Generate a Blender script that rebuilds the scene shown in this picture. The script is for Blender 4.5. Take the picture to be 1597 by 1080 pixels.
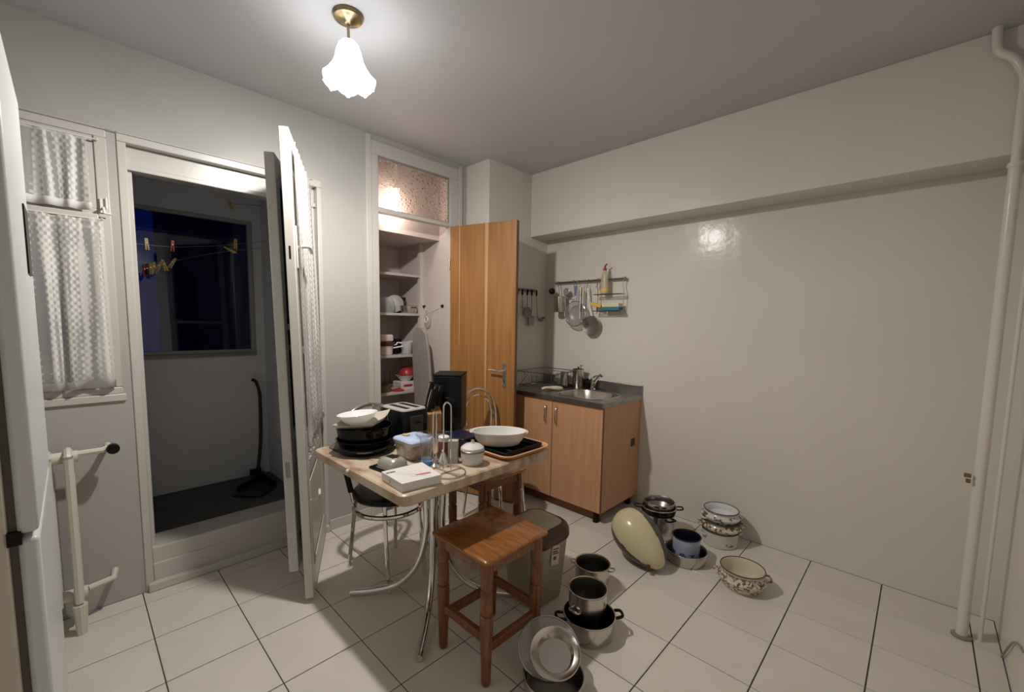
import bpy, bmesh, math, random
from math import sin, cos, pi, radians as R
from mathutils import Vector, Matrix
random.seed(4)
for _o in list(bpy.data.objects): bpy.data.objects.remove(_o)
COL = bpy.context.scene.collection
SC = bpy.context.scene

# ------------------------------------------------------------ camera
cd = bpy.data.cameras.new('camera'); cam = bpy.data.objects.new('camera', cd); COL.objects.link(cam)
F = 662.55
cd.sensor_fit = 'HORIZONTAL'; cd.sensor_width = 36; cd.lens = 36*F/1597
cd.shift_x = 13.26/1597; cd.shift_y = 25.36/1597; cd.clip_start = .02
_y, _p, _r = R(44.521), R(-5.326), R(.814)
fwd = Vector((-sin(_y)*cos(_p), cos(_y)*cos(_p), sin(_p)))
rt = Vector((cos(_y), sin(_y), 0)); up = rt.cross(fwd)
r2 = rt*cos(_r)+up*sin(_r); u2 = -rt*sin(_r)+up*cos(_r)
cam.matrix_world = Matrix(((r2.x, u2.x, -fwd.x, 2.54), (r2.y, u2.y, -fwd.y, -3.14), (r2.z, u2.z, -fwd.z, 1.444), (0, 0, 0, 1)))
SC.camera = cam

# ------------------------------------------------------------ world, lights, exposure
w = bpy.data.worlds.new('night'); SC.world = w; w.use_nodes = True
bg = w.node_tree.nodes['Background']; bg.inputs[0].default_value = (.003, .007, .075, 1); bg.inputs[1].default_value = .55
SC.view_settings.view_transform = 'Standard'; SC.view_settings.look = 'None'
SC.view_settings.gamma = 1; SC.view_settings.use_curve_mapping = False
SC.view_settings.exposure = 0.08
LAMP = (.70, -2.24)          # ceiling lamp position
LAMP_POWER = 92
PANTRY_POWER = 2.7
def point(name, loc, power, col, rad):
    l = bpy.data.lights.new(name, 'POINT'); l.energy = power; l.color = col; l.shadow_soft_size = rad
    o = bpy.data.objects.new(name, l); o.location = loc; COL.objects.link(o); return o
point('lamp_light', (LAMP[0], LAMP[1], 2.495), LAMP_POWER, (1, .93, .85), .035)
point('pantry_light', (-.37, -1.367, 2.28), PANTRY_POWER, (1, .80, .68), .02)

# ------------------------------------------------------------ materials
_mats = {}
def mat(name, col=(.8, .8, .8), rough=.5, metal=0, var=None, vscale=8, vstretch=(1, 1, 1), bump=0, bscale=40, bdist=.002,
        trans=0, ior=1.45, alpha=1, coat=0, croug=.03, emit=None, estr=0, spec=.5, ramp=(.35, .65), det=4):
    if name in _mats: return _mats[name]
    m = bpy.data.materials.new(name); m.use_nodes = True; nt = m.node_tree; N = nt.nodes; L = nt.links
    b = N['Principled BSDF']
    b.inputs['Base Color'].default_value = (*col, 1); b.inputs['Roughness'].default_value = rough
    b.inputs['Metallic'].default_value = metal; b.inputs['Transmission Weight'].default_value = trans
    b.inputs['IOR'].default_value = ior; b.inputs['Alpha'].default_value = alpha
    b.inputs['Coat Weight'].default_value = coat; b.inputs['Coat Roughness'].default_value = croug; b.inputs['Specular IOR Level'].default_value = spec
    if emit: b.inputs['Emission Color'].default_value = (*emit, 1); b.inputs['Emission Strength'].default_value = estr
    tc = N.new('ShaderNodeTexCoord')
    if var:
        mp = N.new('ShaderNodeMapping'); mp.inputs['Scale'].default_value = vstretch; L.new(tc.outputs['Object'], mp.inputs[0])
        n = N.new('ShaderNodeTexNoise'); n.inputs['Scale'].default_value = vscale; n.inputs['Detail'].default_value = det
        L.new(mp.outputs[0], n.inputs['Vector'])
        r = N.new('ShaderNodeValToRGB'); r.color_ramp.elements[0].position = ramp[0]; r.color_ramp.elements[1].position = ramp[1]
        r.color_ramp.elements[0].color = (*col, 1); r.color_ramp.elements[1].color = (*var, 1)
        L.new(n.outputs['Fac'], r.inputs[0]); L.new(r.outputs[0], b.inputs['Base Color'])
    if bump:
        n2 = N.new('ShaderNodeTexNoise'); n2.inputs['Scale'].default_value = bscale; n2.inputs['Detail'].default_value = 3
        L.new(tc.outputs['Object'], n2.inputs['Vector'])
        bp = N.new('ShaderNodeBump'); bp.inputs['Strength'].default_value = bump; bp.inputs['Distance'].default_value = bdist
        L.new(n2.outputs['Fac'], bp.inputs['Height']); L.new(bp.outputs[0], b.inputs['Normal']); L.new(bp.outputs[0], b.inputs['Coat Normal'])
    _mats[name] = m; return m

WALL = mat('wall_paint', (.735, .70, .645), .5, var=(.70, .665, .61), vscale=1.3, bump=.5, bscale=9, bdist=.005, spec=.2, coat=.4, croug=.19)
WALLB = mat('wall_paint_left_dimmed', (.465, .455, .435), .5, var=(.44, .43, .41), vscale=1.3, bump=.3, bscale=10, bdist=.003, spec=.2, coat=.2, croug=.15)  # same cream paint, colour darkened to offset strong light from the nearby lamp
CEIL = mat('ceiling_paint', (.60, .60, .62), .6, var=(.555, .55, .57), vscale=1.0, bump=.25, bscale=12)
PANT = mat('pantry_paint', (.62, .55, .52), .55, bump=.2, bscale=12)
WHITE = mat('white_gloss_paint', (.57, .555, .525), .28, bump=.25, bscale=22, bdist=.002)
TILE = mat('floor_tile_glaze', (.74, .70, .64), .30, var=(.69, .65, .59), vscale=3, bump=.06, bscale=6)
GROUT = mat('dark_grout', (.06, .05, .045), .9)
STONE = mat('balcony_floor_cement', (.11, .10, .095), .75, var=(.085, .08, .075))
BALW = mat('balcony_wall_paint', (.80, .82, .86), .7, var=(.75, .77, .81), vscale=2, bump=.2)
STEEL = mat('stainless_steel', (.62, .59, .55), .22, 1, var=(.54, .51, .48), vscale=5, vstretch=(1, 1, .2))
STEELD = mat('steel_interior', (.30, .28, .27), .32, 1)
CHROME = mat('chrome', (.72, .70, .68), .08, 1)
SATIN = mat('brushed_counter_steel', (.36, .345, .33), .34, 1, var=(.28, .27, .26), vscale=14)
BLACK = mat('black_plastic', (.006, .006, .007), .3, spec=.25)
BLACKM = mat('black_matte', (.009, .008, .008), .6, spec=.25)
BLACKG = mat('black_enamel', (.005, .005, .006), .15, spec=.3)
BRASS = mat('antique_brass', (.42, .33, .20), .3, 1)
GREYP = mat('grey_plastic', (.30, .29, .27), .35)
CREAMP = mat('cream_plastic', (.62, .56, .36), .22)
BROWNP = mat('brown_plastic', (.075, .032, .02), .35)
WHITEP = mat('white_plastic', (.78, .76, .73), .3)
PORC = mat('white_porcelain', (.80, .80, .80), .15)
MILK = mat('milk_glass', (.74, .73, .71), .14)
BEIGEBIN = mat('beige_bin_plastic', (.40, .35, .26), .4, var=(.36, .31, .23), vscale=4)
BEIGEFLAP = mat('beige_flap_plastic', (.44, .40, .30), .35)
STOOL = mat('stool_wood', (.34, .128, .032), .25, var=(.23, .080, .019), vscale=14, vstretch=(1, 8, 8), bump=.1, coat=.3)
STOOLL = mat('stool_leg_wood', (.24, .088, .032), .3, var=(.15, .052, .019), vscale=14, vstretch=(6, 6, 1), coat=.2)
DOORW = mat('door_veneer', (.40, .195, .062), .42, var=(.29, .125, .038), vscale=5, vstretch=(7, 7, .35), ramp=(.3, .7))
DOORS = mat('door_pale_stripe', (.58, .36, .17), .42, var=(.52, .31, .14), vscale=6, vstretch=(6, 6, .4))
DOORE = mat('door_edge', (.20, .095, .04), .45)
BEECH = mat('beech_laminate', (.60, .335, .19), .38, var=(.54, .29, .155), vscale=9, vstretch=(5, 5, .5))
BEECHD = mat('beech_edge_dark', (.22, .09, .05), .4)
KBLOCK = mat('knife_block_wood', (.36, .19, .08), .4, var=(.28, .14, .055), vscale=20)
MARBLE = mat('marbled_table_laminate', (.62, .51, .39), .32, var=(.36, .22, .14), vscale=7, vstretch=(1, 2.2, 1), ramp=(.44, .66), det=7, bump=.05)
GLASS = mat('clear_glass', (.95, .96, .96), .03, trans=1, ior=1.3, alpha=.55)
PLCLEAR = mat('frosted_plastic', (.75, .77, .78), .25, trans=.5, ior=1.1, alpha=.65)
BLUEL = mat('pale_blue_lid', (.50, .62, .85), .35)
BLUE = mat('blue_plastic', (.10, .30, .62), .3)
BLUED = mat('dark_blue_plastic', (.006, .009, .035), .4)
NAVY = mat('navy_enamel', (.010, .008, .022), .2)
RED = mat('red_plastic', (.35, .03, .03), .35)
REDD = mat('dark_red_plastic', (.16, .03, .03), .4)
YEL = mat('yellow_plastic', (.75, .56, .14), .4)
TAN = mat('tan_plastic', (.60, .42, .20), .5)
GREEN = mat('green_plastic', (.10, .20, .10), .4)
OLIVE = mat('olive_dish', (.16, .14, .07), .4)
PINKW = mat('pinkish_white', (.68, .58, .55), .4)
SPON = mat('yellow_sponge', (.75, .50, .15), .9, bump=.8, bscale=150)
SPONW = mat('cream_sponge', (.70, .68, .52), .9, bump=.8, bscale=150)
TEAL = mat('teal_sponge', (.05, .20, .26), .8)
FABRIC = mat('grey_board_cover', (.33, .30, .285), .85, bump=.3, bscale=120)
FRIDGE = mat('fridge_grey_side', (.62, .58, .51), .4)
FRIDGEF = mat('fridge_front', (.66, .69, .70), .3)
GASKET = mat('fridge_gasket', (.11, .095, .085), .6)
LABELM = mat('sticker_paper', (.62, .55, .47), .5)
INK = mat('dark_ink', (.12, .08, .07), .6)
ORANGE = mat('orange_tray', (.62, .27, .08), .3)
RIMP = mat('pale_tray_rim', (.75, .50, .38), .3)
GREYCUT = mat('grey_cutlery', (.30, .28, .27), .4)
IRON = mat('radiator_paint', (.70, .67, .60), .4, bump=.3, bscale=20)
BROOM = mat('broom_plastic', (.035, .022, .02), .5)

def enamel(name, base, c1, c2, scale, lo, hi, zlo, zhi):
    m = bpy.data.materials.new(name); m.use_nodes = True; nt = m.node_tree; N = nt.nodes; L = nt.links
    b = N['Principled BSDF']; b.inputs['Roughness'].default_value = .15
    tc = N.new('ShaderNodeTexCoord'); n = N.new('ShaderNodeTexNoise'); n.inputs['Scale'].default_value = scale; n.inputs['Detail'].default_value = 3
    L.new(tc.outputs['Object'], n.inputs['Vector'])
    r = N.new('ShaderNodeValToRGB'); r.color_ramp.elements[0].position = lo; r.color_ramp.elements[1].position = hi
    r.color_ramp.elements[0].color = (0, 0, 0, 1); r.color_ramp.elements[1].color = (1, 1, 1, 1); L.new(n.outputs['Fac'], r.inputs[0])
    n2 = N.new('ShaderNodeTexNoise'); n2.inputs['Scale'].default_value = scale*.6; L.new(tc.outputs['Object'], n2.inputs['Vector'])
    r2_ = N.new('ShaderNodeValToRGB'); r2_.color_ramp.interpolation = 'CONSTANT'; r2_.color_ramp.elements[1].position = .52
    r2_.color_ramp.elements[0].color = (*c1, 1); r2_.color_ramp.elements[1].color = (*c2, 1); L.new(n2.outputs['Fac'], r2_.inputs[0])
    sp = N.new('ShaderNodeSeparateXYZ'); L.new(tc.outputs['Object'], sp.inputs[0])
    a = N.new('ShaderNodeMath'); a.operation = 'GREATER_THAN'; a.inputs[1].default_value = zlo; L.new(sp.outputs[2], a.inputs[0])
    c = N.new('ShaderNodeMath'); c.operation = 'LESS_THAN'; c.inputs[1].default_value = zhi; L.new(sp.outputs[2], c.inputs[0])
    d = N.new('ShaderNodeMath'); d.operation = 'MULTIPLY'; L.new(a.outputs[0], d.inputs[0]); L.new(c.outputs[0], d.inputs[1])
    e = N.new('ShaderNodeMath'); e.operation = 'MULTIPLY'; L.new(r.outputs[0], e.inputs[0]); L.new(d.outputs[0], e.inputs[1])
    mx = N.new('ShaderNodeMixRGB'); mx.inputs[1].default_value = (*base, 1); L.new(e.outputs[0], mx.inputs[0]); L.new(r2_.outputs[0], mx.inputs[2])
    L.new(mx.outputs[0], b.inputs['Base Color']); return m
ENB = enamel('enamel_brown_flowers', (.66, .60, .50), (.16, .09, .06), (.24, .16, .11), 64, .50, .55, .012, .098)
ENR = enamel('enamel_red_flowers', (.66, .64, .62), (.30, .05, .04), (.13, .14, .08), 20, .56, .60, .0, .06)
ENG = enamel('enamel_green_flowers', (.66, .60, .47), (.13, .13, .07), (.18, .10, .06), 40, .50, .55, .0, .2)
ENW = enamel('enamel_sparse_flowers', (.60, .60, .56), (.22, .05, .05), (.15, .2, .12), 16, .66, .69, .02, .07)
ENBL = enamel('enamel_blue_stripes', (.40, .46, .58), (.06, .08, .26), (.08, .10, .30), 30, .50, .55, .03, .05)
CONT = enamel('printed_vegetable_container', (.50, .48, .48), (.20, .23, .13), (.34, .24, .22), 26, .46, .60, -.02, .066)

def lace_mat():
    m = bpy.data.materials.new('white_lace'); m.use_nodes = True; nt = m.node_tree; N = nt.nodes; L = nt.links
    b = N['Principled BSDF']; b.inputs['Base Color'].default_value = (.80, .80, .78, 1); b.inputs['Roughness'].default_value = .9
    out = N['Material Output']; uv = N.new('ShaderNodeTexCoord')
    sp = N.new('ShaderNodeSeparateXYZ'); L.new(uv.outputs['UV'], sp.inputs[0])
    def mth(op, a, bb):
        q = N.new('ShaderNodeMath'); q.operation = op
        for i, s in ((0, a), (1, bb)):
            if s is None: continue
            if isinstance(s, (int, float)): q.inputs[i].default_value = s
            else: L.new(s, q.inputs[i])
        return q.outputs[0]
    # lattice of small round blossoms : UV in metres
    x = mth('MULTIPLY', sp.outputs[0], 2*pi/.032); z = mth('MULTIPLY', sp.outputs[1], 2*pi/.032)
    a = mth('COSINE', mth('ADD', x, z), None); c = mth('COSINE', mth('SUBTRACT', x, z), None)
    s = mth('MULTIPLY', mth('ADD', a, c), .25)          # -.5...5
    n = N.new('ShaderNodeTexNoise'); n.inputs['Scale'].default_value = 9; L.new(uv.outputs['UV'], n.inputs['Vector'])
    mp = N.new('ShaderNodeMapping'); mp.inputs['Scale'].default_value = (26, 1.2, 1); L.new(uv.outputs['UV'], mp.inputs[0])
    n3 = N.new('ShaderNodeTexNoise'); n3.inputs['Scale'].default_value = 1; L.new(mp.outputs[0], n3.inputs['Vector'])
    f = mth('ADD', mth('MULTIPLY', s, .42), mth('ADD', mth('MULTIPLY', n.outputs['Fac'], .35), mth('MULTIPLY', mth('SUBTRACT', n3.outputs['Fac'], .5), 3.0)))
    r = N.new('ShaderNodeValToRGB'); r.color_ramp.elements[0].position = .05; r.color_ramp.elements[1].position = .50
    r.color_ramp.elements[0].color = (.26, .26, .26, 1); r.color_ramp.elements[1].color = (.88, .88, .88, 1); L.new(f, r.inputs[0])
    hz = mth('LESS_THAN', mth('ABSOLUTE', mth('SUBTRACT', sp.outputs[1], 0), None), .035)   # hem: denser band at the foot
    f2 = mth('MAXIMUM', r.outputs[0], mth('MULTIPLY', hz, .9))
    t = N.new('ShaderNodeBsdfTransparent'); mx = N.new('ShaderNodeMixShader')
    L.new(f2, mx.inputs[0]); L.new(t.outputs[0], mx.inputs[1]); L.new(b.outputs[0], mx.inputs[2]); L.new(mx.outputs[0], out.inputs[0])
    return m
LACE = lace_mat()
def pane_mat(name, tint, rough=.02, bump=0, bscale=60, mixf=.5):
    m = bpy.data.materials.new(name); m.use_nodes = True; nt = m.node_tree; N = nt.nodes; L = nt.links
    N.remove(N['Principled BSDF']); out = N['Material Output']
    g = N.new('ShaderNodeBsdfGlossy'); g.inputs['Roughness'].default_value = rough; g.inputs['Color'].default_value = (1, 1, 1, 1)
    t = N.new('ShaderNodeBsdfTransparent'); t.inputs['Color'].default_value = (*tint, 1)
    fr = N.new('ShaderNodeFresnel'); fr.inputs['IOR'].default_value = 1.5
    mx = N.new('ShaderNodeMixShader'); L.new(fr.outputs[0], mx.inputs[0]); L.new(t.outputs[0], mx.inputs[1]); L.new(g.outputs[0], mx.inputs[2])
    if bump:
        rf = N.new('ShaderNodeBsdfRefraction'); rf.inputs['IOR'].default_value = 1.35; rf.inputs['Roughness'].default_value = .12; rf.inputs['Color'].default_value = (.95, .92, .9, 1)
        tc = N.new('ShaderNodeTexCoord'); v = N.new('ShaderNodeTexVoronoi'); v.inputs['Scale'].default_value = bscale; L.new(tc.outputs['Object'], v.inputs['Vector'])
        bp = N.new('ShaderNodeBump'); bp.inputs['Strength'].default_value = bump; bp.inputs['Distance'].default_value = .006
        L.new(v.outputs['Distance'], bp.inputs['Height']); L.new(bp.outputs[0], rf.inputs['Normal']); L.new(bp.outputs[0], g.inputs['Normal'])
        tl = N.new('ShaderNodeBsdfTranslucent'); tl.inputs['Color'].default_value = (.8, .76, .72, 1); L.new(bp.outputs[0], tl.inputs['Normal'])
        m2 = N.new('ShaderNodeMixShader'); m2.inputs[0].default_value = mixf; L.new(rf.outputs[0], m2.inputs[1]); L.new(tl.outputs[0], m2.inputs[2])
        L.new(m2.outputs[0], mx.inputs[1])
    L.new(mx.outputs[0], out.inputs[0]); return m
PANE = pane_mat('window_pane', (.75, .8, .85))
RIPPLE = pane_mat('rippled_glass', (.9, .9, .9), .12, bump=1, bscale=60, mixf=.004)
def shade_mat():
    m = bpy.data.materials.new('lit_glass_shade'); m.use_nodes = True; nt = m.node_tree; N = nt.nodes; L = nt.links
    N.remove(N['Principled BSDF']); out = N['Material Output']
    e = N.new('ShaderNodeEmission'); e.inputs['Color'].default_value = (.88, .94, 1, 1); e.inputs['Strength'].default_value = 5
    t = N.new('ShaderNodeBsdfTransparent'); t.inputs['Color'].default_value = (.9, .95, 1, 1); mx = N.new('ShaderNodeMixShader'); mx.inputs[0].default_value = .6
    tc = N.new('ShaderNodeTexCoord'); sp = N.new('ShaderNodeSeparateXYZ'); L.new(tc.outputs['Object'], sp.inputs[0])
    mr = N.new('ShaderNodeMapRange'); mr.inputs['From Min'].default_value = -.262; mr.inputs['From Max'].default_value = -.228; mr.inputs['To Min'].default_value = .42; mr.inputs['To Max'].default_value = .955
    L.new(sp.outputs[2], mr.inputs['Value']); L.new(mr.outputs[0], mx.inputs[0])     # opacity raised above the bulb to hold its direct light off the ceiling
    L.new(t.outputs[0], mx.inputs[1]); L.new(e.outputs[0], mx.inputs[2]); L.new(mx.outputs[0], out.inputs[0]); return m
SHADE = shade_mat()
BULB = mat('lit_bulb', (1, 1, 1), .5, emit=(1, .85, .72), estr=14)

# ------------------------------------------------------------ mesh helpers
def catmull(p, n=8, closed=False):
    p = [Vector(q) for q in p]; out = []; N_ = len(p); seg = N_ if closed else N_-1
    for i in range(seg):
        g = (lambda k: p[k % N_]) if closed else (lambda k: p[max(0, min(N_-1, k))])
        a, b, c, d = g(i-1), g(i), g(i+1), g(i+2)
        for k in range(n):
            t = k/n
            out.append(.5*((2*b)+(-a+c)*t+(2*a-5*b+4*c-d)*t*t+(-a+3*b-3*c+d)*t**3))
    if not closed: out.append(p[-1])
    return out
def circ(c, r, n=24, ax='z', a0=0, a1=2*pi, ry=None):
    ry = r if ry is None else ry; full = abs(a1-a0-2*pi) < 1e-6; m = n if full else n+1; o = []
    for i in range(m):
        a = a0+(a1-a0)*i/n; u, v = r*cos(a), ry*sin(a)
        o.append({'z': (c[0]+u, c[1]+v, c[2]), 'x': (c[0], c[1]+u, c[2]+v), 'y': (c[0]+u, c[1], c[2]+v)}[ax])
    return o
class MB:
    def __init__(s): s.v = []; s.f = []
    def add(s, v, f):
        k = len(s.v); s.v += [tuple(q) for q in v]; s.f += [tuple(i+k for i in g) for g in f]; return s
    def box(s, a, b):
        x0, y0, z0 = a; x1, y1, z1 = b
        return s.add([(x0, y0, z0), (x1, y0, z0), (x1, y1, z0), (x0, y1, z0), (x0, y0, z1), (x1, y0, z1), (x1, y1, z1), (x0, y1, z1)],
                     [(0, 3, 2, 1), (4, 5, 6, 7), (0, 1, 5, 4), (1, 2, 6, 5), (2, 3, 7, 6), (3, 0, 4, 7)])
    def cbox(s, c, d): return s.box([c[i]-d[i]/2 for i in range(3)], [c[i]+d[i]/2 for i in range(3)])
    def loops(s, L_, closed=False, cap0=True, cap1=True):
        n = len(L_[0]); v = [p for l in L_ for p in l]; f = []; m = len(L_)
        for i in range(m if closed else m-1):
            for j in range(n):
                a = i*n+j; b = i*n+(j+1) % n; c = ((i+1) % m)*n+(j+1) % n; d = ((i+1) % m)*n+j; f.append((a, b, c, d))
        if not closed:
            if cap0: f.append(tuple(range(n))[::-1])
            if cap1: f.append(tuple((m-1)*n+j for j in range(n)))
        return s.add(v, f)
    def lathe(s, prof, c=(0, 0, 0), n=28, sx=1, sy=1):
        return s.loops([[(c[0]+r*sx*cos(2*pi*i/n), c[1]+r*sy*sin(2*pi*i/n), c[2]+z) for i in range(n)] for r, z in [(max(r, 1e-4), z) for r, z in prof]])
    def tube(s, pts, r, n=8, closed=False):
        p = [Vector(q) for q in pts]; m = len(p); rs = r if isinstance(r, (list, tuple)) else [r]*m; L_ = []; prev = None
        for i in range(m):
            if closed: t = p[(i+1) % m]-p[i-1]
            else: t = p[min(i+1, m-1)]-p[max(i-1, 0)]
            t.normalize()
            if prev is None:
                a = Vector((0, 0, 1)) if abs(t.z) < .9 else Vector((1, 0, 0)); u = t.cross(a).normalized()
            else:
                u = (prev-t*prev.dot(t)); u = u.normalized() if u.length > 1e-6 else t.orthogonal().normalized()
            prev = u; v = t.cross(u)
            L_.append([p[i]+(u*cos(2*pi*j/n)+v*sin(2*pi*j/n))*rs[i] for j in range(n)])
        return s.loops(L_, closed)
    def prism(s, poly, z0, z1): return s.loops([[(x, y, z0) for x, y in poly], [(x, y, z1) for x, y in poly]])
    def sphere(s, c, r, n=16, sz=1):
        return s.lathe([(r*sin(pi*i/10), -r*sz*cos(pi*i/10)) for i in range(11)], c, n)
    def move(s, M, k=0):
        for i in range(k, len(s.v)): s.v[i] = tuple(M @ Vector(s.v[i]))
        return s
    def build(s, name, m, parent=None, bevel=0, smooth=True, label=None, loc=None, seg=2, rot=None, kind=None):
        me = bpy.data.meshes.new(name); me.from_pydata(s.v, [], s.f); me.update()
        bm = bmesh.new(); bm.from_mesh(me); bmesh.ops.recalc_face_normals(bm, faces=bm.faces); bm.to_mesh(me); bm.free()
        me.materials.append(m); o = bpy.data.objects.new(name, me); COL.objects.link(o)
        if smooth:
            me.shade_smooth(); me.set_sharp_from_angle(angle=R(38))
        if bevel:
            b = o.modifiers.new('bevel', 'BEVEL'); b.width = bevel; b.segments = seg; b.limit_method = 'ANGLE'; b.angle_limit = R(40)
        if parent: o.parent = parent
        if loc: o.location = loc
        if rot: o.rotation_euler = rot
        if label: o['label'] = label
        if kind: o['kind'] = kind
        return o
def rrect(x0, y0, x1, y1, r, n=5):
    o = []
    for cx, cy, a in ((x1-r, y1-r, 0), (x0+r, y1-r, pi/2), (x0+r, y0+r, pi), (x1-r, y0+r, 1.5*pi)):
        for i in range(n+1): t = a+pi/2*i/n; o.append((cx+r*cos(t), cy+r*sin(t)))
    return o
def thing(name, label, cat, loc=(0, 0, 0), rz=0, group=None):
    o = bpy.data.objects.new(name, None); o.empty_display_size = .05; COL.objects.link(o)
    o.location = loc; o.rotation_euler = (0, 0, rz); o['label'] = label; o['category'] = cat
    if group: o['group'] = group
    return o
def tag(o, label, cat, group=None):
    o['label'] = label; o['category'] = cat
    if group: o['group'] = group
    return o
def struct(o, label=None):
    o['kind'] = 'structure'
    if label: o['label'] = label
    return o
def dup(root, loc, rz=None, label=None):
    r = root.copy(); COL.objects.link(r); r.location = loc
    if rz is not None: r.rotation_euler = (0, 0, rz)
    if label: r['label'] = label
    for ch in list(root.children):
        c = ch.copy(); COL.objects.link(c); c.parent = r
        for g in ch.children:
            d = g.copy(); COL.objects.link(d); d.parent = c
    return r
def B(a, b): return MB().box(a, b)

# ------------------------------------------------------------ the room
XL = -.278; H = 2.735; XR = 2.90; YB = -4.15
floor = struct(B((XL, YB, -.06), (XR, 0, -.004)).build('floor', GROUT), 'floor of square off-white tiles with thin dark joints')
T = .33; X0 = -.159; Y0 = -2.954; g = .0042
full = None
i0 = -1
for i in range(-1, 11):
    for j in range(-4, 10):
        xa, xb = max(X0+i*T, XL), min(X0+(i+1)*T, XR); ya, yb = max(Y0+j*T, YB), min(Y0+(j+1)*T, -.001)
        if xb-xa < .015 or yb-ya < .015: continue
        isfull = abs(xb-xa-T) < 1e-4 and abs(yb-ya-T) < 1e-4
        cx, cy = (xa+xb)/2, (ya+yb)/2
        if isfull and full:
            o = full.copy(); COL.objects.link(o)
        else:
            hx, hy = (xb-xa)/2-g/2*1.2, (yb-ya)/2-g/2
            m = MB(); e = .0012
            m.loops([[(-hx, -hy, -.008), (hx, -hy, -.008), (hx, hy, -.008), (-hx, hy, -.008)], [(-hx, -hy, -e), (hx, -hy, -e), (hx, hy, -e), (-hx, hy, -e)],
                     [(-hx+e, -hy+e, 0), (hx-e, -hy+e, 0), (hx-e, hy-e, 0), (-hx+e, hy-e, 0)]])
            o = m.build('tile', TILE, floor, smooth=False)
            if isfull: full = o
        o.location = (cx, cy, 0)
struct(B((-1.3, YB, H), (XR, 0, H+.1)).build('ceiling', CEIL), 'plain pale grey-white painted ceiling')
# left wall with openings (window, balcony door, pantry door)
WT = .2; m = MB()
def wb(y0, y1, z0, z1): m.box((XL-WT, y0, z0), (XL, y1, z1))
wb(YB, -3.95, 0, H); wb(-3.95, -2.975, 0, 1.06); wb(-3.95, -2.975, 2.33, H); wb(-2.975, -2.94, 0, H)
wb(-2.94, -1.965, 2.33, H); wb(-1.965, -1.62, 0, H)
m.box((XL-.05, -1.62, 2.69), (XL, -.745, H)); m.box((XL-.05, -.83, 0), (XL, -.745, 2.69))
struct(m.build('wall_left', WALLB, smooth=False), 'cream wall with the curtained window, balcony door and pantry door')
struct(B((XL-.05, -.745, 0), (0, .1, H)).build('wall_corner', WALL, smooth=False), 'short projecting wall beside the pantry, behind the wooden door')
struct(B((XL, 0, 0), (XR+.1, .15, H)).build('wall_right', WALL, smooth=False), 'long bare glossy cream wall behind the sink and the pots')
struct(B((0, -.24, 2.201), (XR, 0, H)).build('trim_1', WALL, bevel=.004, smooth=False), 'boxed beam running along the top of the right wall')
struct(B((XR, YB, 0), (XR+.1, .1, H)).build('wall_side', WALL, smooth=False), 'cream wall at the right edge, beyond the heating pipe')
struct(B((XL-WT, YB-.1, 0), (XR+.1, YB, H)).build('wall_rear', WALL, smooth=False), 'cream wall behind the viewer')
struct(B((XL, -1.965, 0), (XL+.012, -1.64, .07)).build('baseboard_left', WHITE, bevel=.003), 'low white skirting between the balcony door and the pantry')

# balcony
struct(B((-1.30, -4.1, .1), (XL-WT, -1.95, .2)).build('floor_balcony', STONE), 'dark cement floor of the balcony')
struct(B((-1.30, -4.1, 2.52), (XL-WT, -1.95, 2.6)).build('ceiling_balcony', BALW), 'unlit ceiling of the balcony')
m = MB(); xa, xb = -1.32, -1.20
m.box((xa, -4.1, 0), (xb, -3.5, 2.6)); m.box((xa, -3.5, 0), (xb, -2.12, 1.16)); m.box((xa, -3.5, 2.19), (xb, -2.12, 2.6)); m.box((xa, -2.12, 0), (xb, -1.95, 2.6))
struct(m.build('wall_balcony_front', BALW, smooth=False), 'grey balcony parapet wall around the dark window')
struct(B((-1.32, -2.06, 0), (XL-WT, -1.96, 2.6)).build('wall_balcony_side', BALW, smooth=False), 'grey end wall of the balcony')
struct(B((-1.32, -4.2, 0), (XL-WT, -4.1, 2.6)).build('wall_balcony_end', BALW, smooth=False), 'far end wall of the balcony')
struct(B((-1.205, -3.5, 2.36), (-1.12, -2.06, 2.52)).build('trim_2', BALW, bevel=.004), 'concrete lintel under the balcony ceiling')
win = struct(B((-1.28, -3.5, 1.16), (-1.19, -2.12, 1.185)).build('window_1', GREYP), 'dark balcony window looking out on the blue night')
GW = mat('grey_window_frame', (.42, .42, .42), .45)
m = MB(); m.box((-1.26, -3.5, 1.185), (-1.215, -2.12, 1.21)); m.box((-1.26, -3.5, 2.165), (-1.215, -2.12, 2.19)); m.box((-1.26, -2.15, 1.21), (-1.215, -2.12, 2.165)); m.box((-1.26, -3.5, 1.21), (-1.215, -3.47, 2.165)); pass
m.build('window_frame', GW, win, bevel=.003)
B((-1.242, -3.47, 1.21), (-1.238, -2.15, 2.165)).build('pane', PANE, win)
# dark building across the courtyard
tb = thing('apartment_block', 'dark block across the yard, a black shape outside the balcony window', 'building', (-9, -1.6, -6))
B((-2, 0, 0), (0, 12, 13)).build('wall', mat('night_facade', (.09, .08, .06), .9), tb)

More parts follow.
